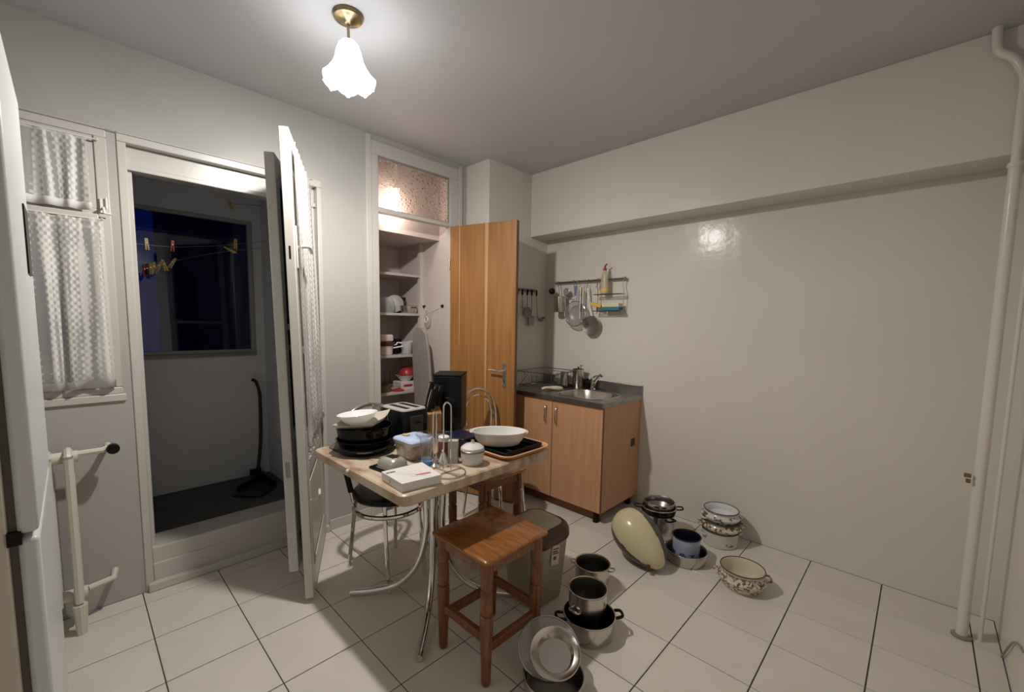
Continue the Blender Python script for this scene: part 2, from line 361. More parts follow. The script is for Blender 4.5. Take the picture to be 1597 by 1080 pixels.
# kitchen window beside the balcony door
win = struct(B((XL-.16, -3.95, 1.03), (XL+.012, -2.965, 1.066)).build('window_2', WHITE, bevel=.004), 'white casement window with two tiers of lace curtain')
m = MB(); xo, xi = XL-.05, XL+.004
def fr(y0, y1, z0, z1, x0=xo, x1=xi): m.box((x0, y0, z0), (x1, y1, z1))
fr(-3.95, -2.975, 2.285, 2.33); fr(-3.95, -2.975, 1.066, 1.10); fr(-3.02, -2.975, 1.10, 2.285); fr(-3.95, -3.9, 1.10, 2.285)
fr(-3.9, -3.02, 1.885, 1.925, xo, XL+.022)
m.build('window_frame', WHITE, win, bevel=.004)
for z0, z1 in ((1.925, 2.285), (1.10, 1.885)):
    m = MB(); fr(-3.9, -3.02, z0, z0+.028, xo+.01, XL-.002); fr(-3.9, -3.02, z1-.028, z1, xo+.01, XL-.002); fr(-3.9, -3.86, z0+.028, z1-.028, xo+.01, XL-.002); fr(-3.05, -3.02, z0+.028, z1-.028, xo+.01, XL-.002)
    m.build('sash', WHITE, win, bevel=.003)
    B((XL-.034, -3.86, z0+.028), (XL-.030, -3.05, z1-.028)).build('pane', PANE, win)
h = MB().box((XL+.004, -3.012, 1.935), (XL+.012, -2.992, 2.0)); h.tube([(XL+.012, -3.002, 1.955), (XL+.035, -3.002, 1.955), (XL+.035, -3.0, 1.93), (XL+.035, -2.975, 1.928)], .0055)
h.tube([(XL+.02, -2.99, 1.955), (XL+.02, -2.99, 2.005)], .004)
h.build('window_handle', WHITEP, win, label='white painted window handle')

def curtain(name, y0, y1, z0, z1, x, label, folds, seed=1, M=None, group=None, nu=90, amp=.012, parent=None):
    rnd = random.Random(seed); ph = [rnd.uniform(0, 6) for _ in range(4)]; v = []; f = []; uv = []; nz = 10
    for k in range(nz+1):
        t = k/nz
        for i in range(nu+1):
            u = i/nu; wob = sin(folds*2*pi*u+ph[0]+.8*sin(3*u*pi+ph[1]))+.4*sin(folds*3.3*pi*u+ph[2])
            y = y0+(y1-y0)*u+.010*sin(2*pi*u*folds*.5+ph[3])*(1-t)
            top = .006*abs(sin(folds*3*pi*u)) if k == nz else 0
            v.append((x+amp*wob*(.55+.45*(1-t)), y, z0+(z1-z0)*t+top)); uv.append((u*(y1-y0)*1.35, t*(z1-z0)))
    for k in range(nz):
        for i in range(nu):
            a = k*(nu+1)+i; f.append((a, a+1, a+nu+2, a+nu+1))
    me = bpy.data.meshes.new(name); me.from_pydata(v, [], f); ul = me.uv_layers.new(name='UVMap')
    for p in me.polygons:
        for li in p.loop_indices: ul.data[li].uv = uv[me.loops[li].vertex_index]
    me.materials.append(LACE); me.shade_smooth()
    if M: me.transform(M)
    o = bpy.data.objects.new(name, me); COL.objects.link(o)
    if parent: o.parent = parent
    if label: tag(o, label, 'curtain', group)
    s = o.modifiers.new('cloth', 'SOLIDIFY'); s.thickness = .0012
    return o
LC = 'lace curtains on the kitchen window'
curtain('lace_curtain', -3.85, -3.045, 1.935, 2.255, XL+.028, 'short upper lace curtain on the window beside the fridge', 11, 3, amp=.010)
curtain('lace_curtain', -3.85, -3.005, 1.105, 1.895, XL+.030, 'longer lower lace curtain on the window beside the fridge', 9, 5, amp=.012)
for z in (2.262, 1.90):
    t = thing('curtain_rod', 'thin white rod holding the %s lace curtain of the window' % ('upper' if z > 2 else 'lower'), 'rod', (XL+.028, -3.05, z))
    MB().tube([(0, -.82, 0), (0, .05, 0)], .003).build('rod', WHITEP, t)
    for yy in (-.6, .04): MB().tube([(-.022, yy, 0), (.0, yy, 0), (.004, yy, .006)], .004, 6).build('hook', WHITEP, t)
tag(MB().tube([(XL+.002, -3.9, 2.315), (XL+.004, -3.3, 2.322), (XL+.004, -3.0, 2.322), (XL+.004, -2.02, 2.322)], .0035, 6).build('curtain_wire', GREYCUT), 'thin dark wire along the top of window and balcony door', 'wire')

# balcony door frame
door = struct(B((XL-.05, -2.94, 2.285), (XL+.006, -1.965, 2.33)).build('door_1', WHITE, bevel=.004), 'white balcony doorway with raised threshold')
m = MB(); m.box((XL-.05, -2.94, 0), (XL+.006, -2.905, 2.285)); m.box((XL-.05, -1.995, 0), (XL+.006, -1.965, 2.285))
m.build('casing', WHITE, door, bevel=.004)
m = MB(); m.box((XL-.14, -2.905, 2.175), (XL-.04, -1.995, 2.285)); m.box((XL-.14, -2.905, .226), (XL-.04, -2.885, 2.175)); m.box((XL-.14, -2.025, .226), (XL-.04, -1.995, 2.175))
m.box((XL-.06, -2.905, 2.165), (XL-.02, -1.995, 2.19))
m.build('inner_frame', WHITE, door, bevel=.004)
m = MB(); m.box((XL-.2, -2.905, 0), (XL-.008, -1.995, .226)); m.box((XL-.2, -2.905, .0), (XL+.0, -1.995, .14)); m.box((XL-.01, -2.93, 0), (XL+.03, -1.97, .045))
m.build('threshold', WHITE, door, bevel=.006)

# two balcony door leaves, swung open into the room
def leaf(name, hinge, ang, W, z0, z1, th, label, curtained):
    t = thing(name, label, 'door', (hinge[0], hinge[1], z0), ang); t.rotation_euler = (R(1.3), 0, ang); hh = z1-z0; s = .075; kick = .62
    m = MB()   # local: x along leaf 0..W, y thickness 0..th (y+ = room side facing the camera)
    m.box((0, 0, 0), (s, th, hh)).box((W-s, 0, 0), (W, th, hh)).box((s, 0, 0), (W-s, th, .13)).box((s, 0, hh-.08), (W-s, th, hh)).box((s, 0, kick), (W-s, th, kick+.07))
    m.build('stile_frame', WHITE, t, bevel=.004)
    MB().box((s, th*.25, .13), (W-s, th*.75, kick)).build('lower_panel', WHITE, t)
    mm = MB(); mm.box((s+.03, th*.75, .17), (W-s-.03, th*.95, kick-.04)); mm.build('raised_field', WHITE, t, bevel=.008)
    MB().box((s, th*.45, kick+.07), (W-s, th*.55, hh-.08)).build('pane', PANE, t)
    MB().box((s, th*.2, kick+.62), (W-s, th*.8, kick+.65)).build('glazing_bar', WHITE, t, bevel=.002)
    for zz in (.25, hh*.5, hh-.25): MB().tube([(-.006, th*.5, zz-.04), (-.006, th*.5, zz+.04)], .007, 8).build('hinge', WHITEP, t)
    return t
HN = Vector((XL+.012, -1.99)); FN = Vector((.425, -2.345)); dN = FN-HN; aN = math.atan2(dN.y, dN.x)
near = leaf('balcony_door_leaf', HN, aN, dN.length, .03, 2.325, .042, 'open white balcony door leaf with lace curtain, nearest the table', True)
HF = Vector((XL-.03, -2.07)); FF = Vector((.315, -2.425)); dF = FF-HF; aF = math.atan2(dF.y, dF.x)
far = leaf('balcony_door_leaf', HF, aF, dF.length, .15, 2.225, .045, 'second open white balcony door leaf, behind the curtained one', False)
for o_ in near.children: o_.location.y -= .042
# hardware on the near leaf (faces local +y)
W_ = dN.length
MB().box((W_-.055, .0, 1.66), (W_-.030, .008, 1.86)).build('handle_plate', WHITEP, near, bevel=.003)
MB().tube(catmull([(W_-.042, .003, 1.76), (W_-.042, .043, 1.765), (W_-.06, .056, 1.763), (W_-.13, .058, 1.75)], 5), .0085, 8).build('handle', WHITEP, near, label='white lever handle')
MB().box((W_-.001, .016-.042, 1.70), (W_+.001, .024-.042, 1.76)).build('keyhole', BLACKM, near)
MB().tube(catmull([(W_-.045, .003, .50), (W_-.045, .033, .50), (W_-.09, .040, .50), (W_-.125, .038, .52)], 5), .007, 8).build('latch_lever', WHITEP, near, label='small lower latch lever')
MB().box((W_-.02, .0005, .30), (W_-.012, .005, .86)).build('rod_cover', WHITE, near)
MB().box((dF.length-.004, .012, .50), (dF.length+.002, .032, .58)).build('latch_plate', GREYCUT, far)
Mn = Matrix.Translation((HN.x, HN.y, 0)) @ Matrix.Rotation(aN, 4, 'Z') @ Matrix.Rotation(-pi/2, 4, 'Z') @ Matrix.Scale(-1, 4, (1, 0, 0))
# curtain local: plane along y (0..W), offset x -> after transform along the leaf, offset to +y side
Mc = Matrix.Translation((HN.x, HN.y, .03)) @ Matrix.Rotation(aN, 4, 'Z') @ Matrix.Rotation(R(1.3), 4, 'X') @ Matrix(((0, 1, 0, 0), (1, 0, 0, 0), (0, 0, 1, 0), (0, 0, 0, 1)))
curtain('lace_curtain', .05, W_-.020, .78, 2.235, .014, 'tall gathered lace curtain hanging on the open balcony door leaf', 8, 8, M=Mc, amp=.009)

# clotheslines with pegs, on the balcony
def peg(root_label, loc, m_, tilt, gname):
    t = thing('clothes_peg', root_label, 'clothes peg', loc, 0, gname)
    for s in (-1, 1):
        MB().box((-.005, -.0045, -.035), (.005, .0045, .035)).build('prong', m_, t, bevel=.0015, rot=(tilt+s*.05, 0, 0), loc=(0, s*.005, 0))
    MB().tube([(-.006, 0, .008), (.006, 0, .008)], .004, 8).build('spring', STEEL, t)
    return t
XC = -.85
tag(MB().tube(catmull([(XC, -3.9, 1.90), (XC, -2.83, 1.884), (XC, -2.55, 1.905), (XC, -2.24, 1.97), (XC, -2.065, 2.03)], 6), .0016, 6).build('clothesline', STEEL), 'upper thin clothesline strung across the dark balcony', 'clothesline')
tag(MB().tube(catmull([(XC+.03, -3.9, 1.62), (XC+.03, -2.82, 1.735), (XC+.03, -2.69, 1.79), (XC+.03, -2.41, 1.885), (XC+.03, -2.065, 1.965)], 6), .0016, 6).build('clothesline', STEEL), 'lower slack clothesline strung across the dark balcony', 'clothesline')
PG = 'pegs clipped on the balcony clotheslines'
peg('tan peg at the left end of the upper clothesline', (XC, -2.79, 1.888), TAN, .05, PG)
peg('red peg alone on the upper clothesline', (XC, -2.665, 1.893), RED, -.05, PG)
peg('pale yellow peg at the right end of the upper clothesline', (XC, -2.32, 1.953), YEL, -.05, PG)
peg('yellowish peg lying flat at the right of the lower line', (XC+.03, -2.36, 1.905), YEL, 1.1, PG)
cl = [(RED, 'red peg at the left end of the lower clothesline cluster', -2.81, .02), (REDD, 'dark red peg next to the red one on the lower line', -2.798, 0),
      (YEL, 'first bright yellow peg beside the red ones on the lower line', -2.782, -.03), (YEL, 'second bright yellow peg beside the red ones on the lower line', -2.765, .02),
      (TAN, 'tan peg tilted left in the lower cluster', -2.742, -.45), (YEL, 'yellow peg tilted right in the lower cluster', -2.715, .3), (TAN, 'tan peg at the right end of the lower cluster', -2.675, -.5)]
for mm_, lb, yy, tl in cl: peg(lb, (XC+.03, yy, 1.735+(yy+2.82)*.42-.012), mm_, tl, PG)
peg('faint yellow peg on the wall cord above the balcony window', (-1.1, -2.28, 2.27), YEL, .3, PG)
tag(MB().tube([(-1.1, -2.30, 2.275), (-1.1, -2.065, 2.30)], .002, 6).build('cord', GREYCUT), 'short cord above the balcony window', 'cord')

# long-handled dustpan / broom
t = thing('dustpan', 'dark blue long-handled dustpan standing in the balcony corner', 'dustpan', (-1.0, -2.25, .2))
MB().tube(catmull([(-.075, .07, .06), (-.10, .105, .30), (-.11, .115, .62), (-.11, .11, .68)], 5), .013, 8).build('handle', BROOM, t)
MB().tube(catmull([(-.11, .11, .67), (-.105, .105, .71), (-.13, .095, .76), (-.15, .075, .775)], 5), .012, 8).build('grip', BROOM, t, label='bent top grip')
m = MB(); pl = [(-.10, .10), (.20, .12), (.33, -.03), (.18, -.17), (-.06, -.06)]
m.prism(pl, .001, .012); m.box((-.11, .02, .0), (-.09, .10, .08)); m.box((-.10, .095, .0), (.19, .12, .05)); m.prism([(-.10, .10), (-.05, .1), (.12, -.12), (-.06, -.06)], .012, .045)
m.build('scoop', BLUED, t, bevel=.004)

# ------------------------------------------------------------ pantry
struct(B((-1.15, -.90, 0), (XL-.05, -.83, H)).build('wall_pantry_right', PANT, smooth=False), 'lit side wall inside the pantry with two hooks')
struct(B((-1.15, -1.68, 0), (XL-WT, -1.62, H)).build('wall_pantry_left', PANT, smooth=False), 'hidden side wall of the pantry')
struct(B((-1.15, -1.62, 0), (-1.08, -.90, H)).build('wall_pantry_back', PANT, smooth=False), 'pantry back wall behind the shelves')
struct(B((-1.08, -1.62, 2.13), (-.45, -.90, H)).build('trim_3', PANT, smooth=False), 'lowered bulkhead over the pantry shelves')
struct(B((-.73, -.93, 0), (-.69, -.90, 2.13)).build('trim_4', PANT, smooth=False), 'upright edge where the pantry shelves end')
struct(B((-1.08, -1.62, -.05), (XL, -.90, 0)).build('floor_pantry', STONE), 'pantry floor')
SHM = mat('shelf_paint', (.52, .46, .43), .5)
for z, nm in ((1.855, 'bare top shelf of the pantry'), (1.515, 'second pantry shelf from the top, with jars and a steel pot'), (1.15, 'third pantry shelf from the top, with white jugs'), (.825, 'fourth pantry shelf from the top, with red bowls'), (.47, 'lowest pantry shelf, behind the table')):
    tag(B((-1.08, -1.62, z-.022), (-.70, -.93, z)).build('pantry_shelf', SHM, bevel=.002), nm, 'shelf')
# frame with transom
dr = struct(B((XL-.05, -1.62, 2.60), (XL+.01, -.835, 2.69)).build('door_2', WHITE, bevel=.003), 'white pantry door frame with rippled glass transom')
m = MB(); m.box((XL-.05, -1.62, 0), (XL+.01, -1.565, 2.60)); m.box((XL-.05, -.925, 0), (XL+.01, -.835, 2.60)); m.build('jamb', WHITE, dr, bevel=.003)
m = MB(); m.box((XL+.0, -1.66, 0), (XL+.016, -1.62, 2.72)); m.box((XL, -.835, 0), (XL+.014, -.80, 2.72)); m.build('casing', WHITE, dr, bevel=.003)
B((XL-.05, -1.565, 2.215), (XL+.008, -.925, 2.245)).build('transom_bar', WHITE, dr, bevel=.003)
B((XL-.022, -1.565, 2.245), (XL-.016, -.925, 2.60)).build('transom_pane', RIPPLE, dr, label='rippled glass pane lit from behind')
m = MB()
for a, b in (((-1.565, 2.245), (-.925, 2.252)), ((-1.565, 2.590), (-.925, 2.60)), ((-1.565, 2.252), (-1.558, 2.59)), ((-.934, 2.252), (-.925, 2.59))): m.box((XL-.016, a[0], a[1]), (XL-.006, b[0], b[1]))
m.build('pane_bead', GREYCUT, dr)
t = thing('pantry_lamp', 'small lit pantry bulb glowing through the rippled transom', 'lamp', (-.37, -1.367, 2.735))
MB().lathe([(0, 0), (.03, 0), (.03, -.02), (.014, -.05), (.014, -.30), (0, -.30)]).build('holder', WHITEP, t)
MB().lathe([(0, -.29), (.014, -.30), (.024, -.335), (.024, -.36), (.014, -.385), (0, -.39)]).build('bulb', BULB, t, label='glowing bulb')

# wooden door, swung open against the corner wall
Hd = Vector((XL+.012, -.928)); Fd = Vector((.300, -.742)); dd = Fd-Hd; ad = math.atan2(dd.y, dd.x); Wd = dd.length
t = thing('wooden_door', 'open brown wooden pantry door with two pale stripes', 'door', (Hd.x, Hd.y, .012), ad); hd = 2.205
B((0, 0, 0), (Wd, .038, hd)).build('door_slab', DOORW, t, bevel=.002)
for a, b, c in ((.088, .096, 1.25), (.325, .356, .35)):
    m = MB().prism([(a, hd), (b, hd), ((a+b)/2+.002, c), ((a+b)/2-.002, c)], -.0008, .0015); m.move(Matrix.Rotation(pi/2, 4, 'X')); m.build('pale_stripe', DOORS, t, label='pale vertical stripe in the veneer')
B((Wd-.0005, 0, 0), (Wd+.004, .038, hd)).build('door_edge', DOORE, t)
m = MB().prism(rrect(-.016, -.10, .016, .10, .01, 3), 0, .006); m.move(Matrix.Translation((Wd-.085, 0, 1.02)) @ Matrix.Rotation(pi/2, 4, 'X'))
hp = m.build('handle_plate', STEEL, t, bevel=.001)
MB().tube(catmull([(Wd-.085, -.006, 1.055), (Wd-.085, -.045, 1.055), (Wd-.10, -.052, 1.056), (Wd-.20, -.05, 1.062)], 5), .0075, 8).build('lever', CHROME, t)
MB().box((Wd-.088, -.008, .955), (Wd-.082, -.0055, .985)).build('keyhole', BLACKM, t)
for z in (.25, 1.9): MB().tube([(-.004, -.004, z-.04), (-.004, -.004, z+.04)], .007, 8).build('hinge', STEEL, t)

# pantry contents
def pot_prof(r, h, th=.002, flare=0, foot=.96, lip=.004):
    return [(0, 0), (r*foot-.006, 0), (r*foot, .006), (r, h*.5), (r+flare, h-.004), (r+flare+lip, h-.002), (r+flare+lip, h+.002), (r+flare-th, h+.001), (r-th, h*.5), (r*foot-th-.004, .008), (0, .006)]
def single(name, mb, m_, label, cat, loc=(0, 0, 0), bevel=0, group=None, rz=0, rot=None):
    o = mb.build(name, m_, None, bevel=bevel); o.location = loc; o.rotation_euler = rot or (0, 0, rz); return tag(o, label, cat, group)
x = -.80
t = thing('plastic_bag', 'greenish clear bag of greens on the second pantry shelf', 'bag', (x, -1.215, 1.515))
MB().lathe([(0, 0), (.06, 0), (.075, .05), (.07, .10), (.05, .135), (0, .14)], n=10, sx=.8, sy=1.2).build('bag_skin', PLCLEAR, t)
MB().sphere((0, .01, .06), .045, 8).build('greens', GREEN, t)
t = thing('steel_pot', 'small shiny steel pot on the second pantry shelf', 'pot', (-.77, -1.0, 1.515))
MB().lathe(pot_prof(.075, .065)).build('pot_body', STEEL, t); MB().tube([(.073, -.02, .05), (.095, -.02, .05), (.095, .02, .05), (.073, .02, .05)], .004, 6).build('handle', BLACK, t)
for k, (yy, hh, mm_) in enumerate(((-1.07, .13, GREYP), (-1.0, .135, BLACK), (-.96, .15, BROWNP))):
    t = thing('storage_jar', ['grey jar behind the steel pot in the pantry', 'black jar behind the steel pot in the pantry', 'brown jar at the right end behind the pantry steel pot'][k], 'jar', (-.93, yy, 1.515), group='jars behind the pantry pot')
    MB().lathe([(0, 0), (.03, 0), (.032, .01), (.032, hh-.035), (.024, hh-.025), (0, hh-.025)]).build('jar_body', mm_, t); MB().lathe([(0, hh-.025), (.027, hh-.025), (.027, hh), (0, hh)]).build('lid', BLACKM, t)
single('glass_plate', MB().lathe([(0, 0), (.07, .0), (.078, .006), (.07, .008), (0, .006)]), GREYP, 'grey plate standing upright beside the pantry pot', 'plate', (-.84, -1.10, 1.60), rot=(R(80), 0, R(60)))
# third shelf
z = 1.15
t = thing('white_saucepan', 'white pot with side handle, left on the third pantry shelf', 'pot', (-.79, -1.225, z)); MB().lathe(pot_prof(.062, .075)).build('pot_body', PINKW, t); MB().tube([(.04, .05, .06), (.07, .13, .075)], .006, 8).build('handle', WHITEP, t)
t = thing('red_bowl', 'dark red bowl stacked on the white pantry pot', 'bowl', (-.79, -1.225, z+.078)); MB().lathe(pot_prof(.07, .032, flare=.006)).build('bowl_body', REDD, t)
single('butter_box', MB().prism(rrect(-.045, -.065, .045, .065, .03), 0, .065), PINKW, 'pinkish white rounded box on top of the red pantry bowl', 'box', (-.79, -1.225, z+.112), bevel=.015)
t = thing('measuring_jug', 'translucent measuring jug on the third pantry shelf', 'jug', (-.76, -1.03, z)); MB().lathe([(0, 0), (.042, 0), (.052, .11), (.054, .112), (.05, .112), (.04, .006), (0, .006)]).build('jug_body', PLCLEAR, t)
MB().tube(catmull([(.0, -.05, .10), (-.005, -.09, .105), (0, -.105, .09), (.0, -.135, .085)], 4), .006, 8).build('handle', WHITEP, t)
t = thing('black_mug', 'black mug between the white pot and the jug', 'mug', (-.82, -1.115, z)); MB().lathe(pot_prof(.035, .08)).build('mug_body', BLACK, t); MB().tube(circ((.0, .045, .04), .02, 12, 'x'), .004, 6, True).build('handle', BLACK, t)
t = thing('spice_bottle', 'white bottle at the back of the third pantry shelf', 'bottle', (-.93, -1.13, z)); MB().lathe([(0, 0), (.025, 0), (.025, .10), (.015, .115), (0, .115)]).build('bottle_body', WHITEP, t); MB().lathe([(0, .115), (.017, .115), (.017, .15), (0, .15)]).build('cap', WHITEP, t)
t = thing('dark_cup', 'dark purple cup at the back of the third pantry shelf', 'cup', (-.92, -1.04, z)); MB().lathe(pot_prof(.045, .13, flare=.01)).build('cup_body', NAVY, t)
t = thing('green_can', 'green can with pale lid, right on the third pantry shelf', 'can', (-.80, -.955, z)); MB().lathe([(0, 0), (.035, 0), (.035, .10), (0, .10)]).build('can_body', GREEN, t); MB().lathe([(0, .10), (.037, .10), (.037, .115), (0, .118)]).build('lid', WHITEP, t)
# fourth shelf
z = .825
t = thing('olive_dish', 'olive baking dish at left of the fourth pantry shelf', 'dish', (-.82, -1.245, z)); MB().lathe(pot_prof(.09, .06, flare=.01), sy=.8).build('dish_body', OLIVE, t); MB().tube([(.03, .08, .055), (.06, .14, .04)], .006).build('handle', GREYP, t)
single('white_box', B((-.07, -.085, 0), (.07, .085, .075)), PINKW, 'pinkish white box with red stripe on the fourth pantry shelf', 'box', (-.82, -1.01, z), bevel=.004)
B((.0701, -.06, .03), (.0712, .03, .05)).build('red_stripe', RED, bpy.data.objects['white_box'])
t = thing('white_bowl', 'white bowl on the striped box in the pantry', 'bowl', (-.82, -1.01, z+.076)); MB().lathe([(0, 0), (.04, 0), (.085, .05), (.09, .055), (.083, .052), (.038, .006), (0, .006)]).build('bowl_body', PORC, t)
t = thing('red_colander', 'red colander upturned on the pantry bowls', 'colander', (-.82, -.99, z+.132)); MB().lathe([(.078, 0), (.075, .03), (.05, .06), (0, .07), (0, .066), (.047, .056), (.072, .028), (.075, 0)]).build('colander_body', RED, t)
t = thing('red_lid', 'small red lid left of the striped box on the fourth pantry shelf', 'plate', (-.755, -1.125, z)); MB().lathe([(0, 0), (.05, 0), (.052, .01), (.02, .022), (0, .022)], sy=1.1).build('lid_body', RED, t)  # a red lid lying flat, not a plate
for k, yy in enumerate((-1.16, -1.10)):
    t = thing('drinking_glass', ['left clear glass at the back of the fourth pantry shelf', 'right clear glass at the back of the fourth pantry shelf'][k], 'glass', (-.98, yy, z), group='glasses at the back of the pantry'); MB().lathe(pot_prof(.03, .15)).build('glass_body', GLASS, t)
# ironing board, leaning on the pantry side wall
t = thing('ironing_board', 'grey padded ironing board leaning on the pantry side wall', 'ironing board', (-.52, -.975, .01), 0); t.rotation_euler = (R(3), 0, 0)
pl = [(-.13, 0), (.12, 0), (.13, .1), (.125, .85), (.115, 1.15), (.09, 1.33), (.03, 1.385), (-.04, 1.385), (-.10, 1.33), (-.13, 1.15)]
m = MB().prism(pl, -.012, .012); m.move(Matrix.Rotation(pi/2, 4, 'X')); m.build('board_cover', FABRIC, t, bevel=.006)
MB().tube([(.06, .02, .1), (.0, .035, 1.2)], .008).build('leg_frame', STEEL, t)
for k, xx in enumerate((-.662, -.398)):
    t = thing('wall_hook', ['left dark hook on the pantry side wall', 'right dark hook on the pantry side wall'][k], 'hook', (xx, -.90, 1.578), group='hooks in the pantry')
    m = MB().lathe([(0, 0), (.012, 0), (.014, .006), (.008, .02), (0, .024)]); m.move(Matrix.Rotation(pi/2, 4, 'X')); m.build('knob', BLACKM, t)
t = thing('clear_bag', 'crumpled clear bag hanging above the ironing board', 'bag', (-.60, -.918, 1.56))
MB().tube([(-.05, .01, .015), (-.02, 0, -.03), (.02, 0, -.03), (.15, .008, .0)], .0018, 6).build('string', WHITEP, t)
m = MB().lathe([(0, 0), (.03, -.02), (.05, -.09), (.04, -.15), (.015, -.17), (0, -.17)], n=9, sy=.25); m.build('bag_skin', PLCLEAR, t)
MB().tube(circ((0, -.012, -.10), .025, 12, 'y'), .005, 6, True).build('ring', WHITEP, t)

# ------------------------------------------------------------ ceiling lamp
t = thing('ceiling_lamp', 'lit ceiling lamp with frilled white glass shade', 'lamp', (LAMP[0], LAMP[1], H))
MB().lathe([(0, 0), (.062, 0), (.064, -.006), (.058, -.016), (.045, -.020), (.030, -.024), (.018, -.034), (.012, -.038), (0, -.038)]).build('ceiling_rose', BRASS, t, label='round brass rose')
MB().lathe([(0, -.036), (.006, -.036), (.006, -.10), (.02, -.105), (.022, -.118), (0, -.118)]).build('stem', BRASS, t)
n = 72; Ls = []
for r, z in ((.012, -.105), (.030, -.108), (.042, -.122), (.052, -.15), (.060, -.185), (.072, -.22), (.088, -.25), (.102, -.268), (.108, -.274)):
    k = max(0, (-z-.18)/.094); Ls.append([((r+.006*k*cos(8*2*pi*i/n))*cos(2*pi*i/n), (r+.006*k*cos(8*2*pi*i/n))*sin(2*pi*i/n), z+.012*k*cos(8*2*pi*i/n)+.003*k*cos(24*2*pi*i/n)) for i in range(n)])
MB().loops(Ls, cap1=False).build('lamp_shade', SHADE, t, label='frilled white glass shade')
MB().lathe([(0, -.12), (.013, -.12), (.013, -.15), (.026, -.175), (.030, -.20), (.024, -.205), (0, -.212)]).build('bulb', SHADE, t)

# ------------------------------------------------------------ heating pipe at right
t = thing('heating_pipe', 'painted vertical heating pipe in the right corner', 'pipe', (2.775, -.275, 0))
MB().tube([(0, 0, 0), (-.002, 0, 1.0), (-.008, 0, 2.15)], .021, 12).build('pipe_lower', WALL, t)
MB().tube(catmull([(-.008, 0, 2.14), (-.010, 0, 2.40), (-.012, 0, 2.50), (-.045, .0, 2.585), (-.095, 0, 2.64), (-.105, 0, 2.735)], 6), .017, 12).build('pipe_upper', WALL, t, label='thinner upper pipe bending to the ceiling')
MB().lathe([(0, 0), (.034, 0), (.036, .008), (.024, .014), (0, .014)]).build('floor_collar', mat('stained_collar', (.30, .26, .21), .6), t, label='dark stained floor collar')
MB().tube([(.06, .02, 0), (.056, .02, 2.60)], .008, 10).build('return_pipe', WALL, t)
MB().lathe([(0, -.012), (.024, -.010), (.026, 0), (.024, .010), (0, .012)]).build('pipe_joint', WALL, t, loc=(-.008, 0, 2.145))
m = MB().box((-.052, -.03, .77), (-.03, -.012, .785)); m.box((-.045, -.03, .745), (-.03, -.012, .760)); m.build('chipped_paint', mat('rusty_chip', (.17, .11, .03), .8), t, label='small brown chipped spot')
tag(MB().tube(catmull([(XR-.006, -.34, .006), (XR-.01, -.45, .10), (XR-.006, -.56, .20), (XR-.006, -.72, .25)], 6), .004, 6).build('wall_cable', GREYCUT), 'thin grey cable curving on the wall at the right edge', 'cable')

# ------------------------------------------------------------ radiator
t = thing('radiator', 'old white cast-iron radiator under the curtained window', 'radiator', (-.15, -3.182, 0))
for k in range(9):
    y = -.068*k
    for xx in (-.055, .055):
        m = MB(); m.tube(catmull([(xx, y, .15), (xx, y, .22), (xx, y, .78), (xx, y, .82)], 3), .0165, 8); m.build('column', IRON, t)
    for zz in (.17, .815): MB().tube(circ((0, y, zz), (.055), 14, 'y', ry=.03), .014, 7, True).build('section_end', IRON, t)
for zz in (.17, .815): MB().tube([(0, -.56, zz), (0, .03, zz)], .026, 10).build('header', IRON, t)
for xx in (-.055, .055): MB().tube([(xx, 0, 0), (xx, 0, .14)], [.018, .026], 8).build('foot', IRON, t)
m = MB().tube([(-.02, .03, .82), (-.02, .11, .82), (-.06, .135, .82), (-.12, .135, .82)], .013, 8); m.build('supply_pipe', IRON, t)
m = MB().tube([(-.02, .03, .17), (-.05, .12, .17), (-.125, .13, .175)], .014, 8); m.build('return_pipe', IRON, t)
m = MB().lathe([(0, -.02), (.02, -.02), (.024, -.01), (.024, .015), (.018, .022), (0, .022)]); m.move(Matrix.Translation((-.02, .15, .82)) @ Matrix.Rotation(pi/2, 4, 'Y')); m.build('valve_knob', BLACK, t, label='black valve knob')

# ------------------------------------------------------------ fridge (left edge)
YF = -3.208; fx0, fx1 = .72, 1.30
t = thing('fridge', 'tall grey fridge-freezer at the left edge', 'fridge', (fx0, YF-.66, 0))
D = .66; TH = .030; Wf = fx1-fx0
B((0, 0, .03), (Wf, D-TH-.012, 2.03)).build('cabinet_body', FRIDGE, t, bevel=.006)
B((.01, D-TH-.012, .04), (Wf-.01, D-TH, 2.02)).build('gasket', GASKET, t)
ud = B((0, D-TH, 1.012), (Wf, D, 2.03)).build('upper_door', FRIDGEF, t, bevel=.008)
ld = B((0, D-TH, .04), (Wf, D, 1.002)).build('lower_door', FRIDGEF, t, bevel=.008)
B((.10, D, 1.55), (.22, D+.0035, 1.72)).build('display', BLACK, ud, bevel=.001, label='black display strip on the fridge front')
B((Wf-.03, D-TH-.014, .993), (Wf+.003, D-TH+.006, 1.020)).build('hinge', BLACKM, t)
for xx, yy in ((.05, .05), (Wf-.05, .05), (.05, .58), (Wf-.05, .58)): MB().lathe([(0, 0), (.02, 0), (.02, .03), (0, .03)], (xx, yy, 0)).build('foot', BLACKM, t)

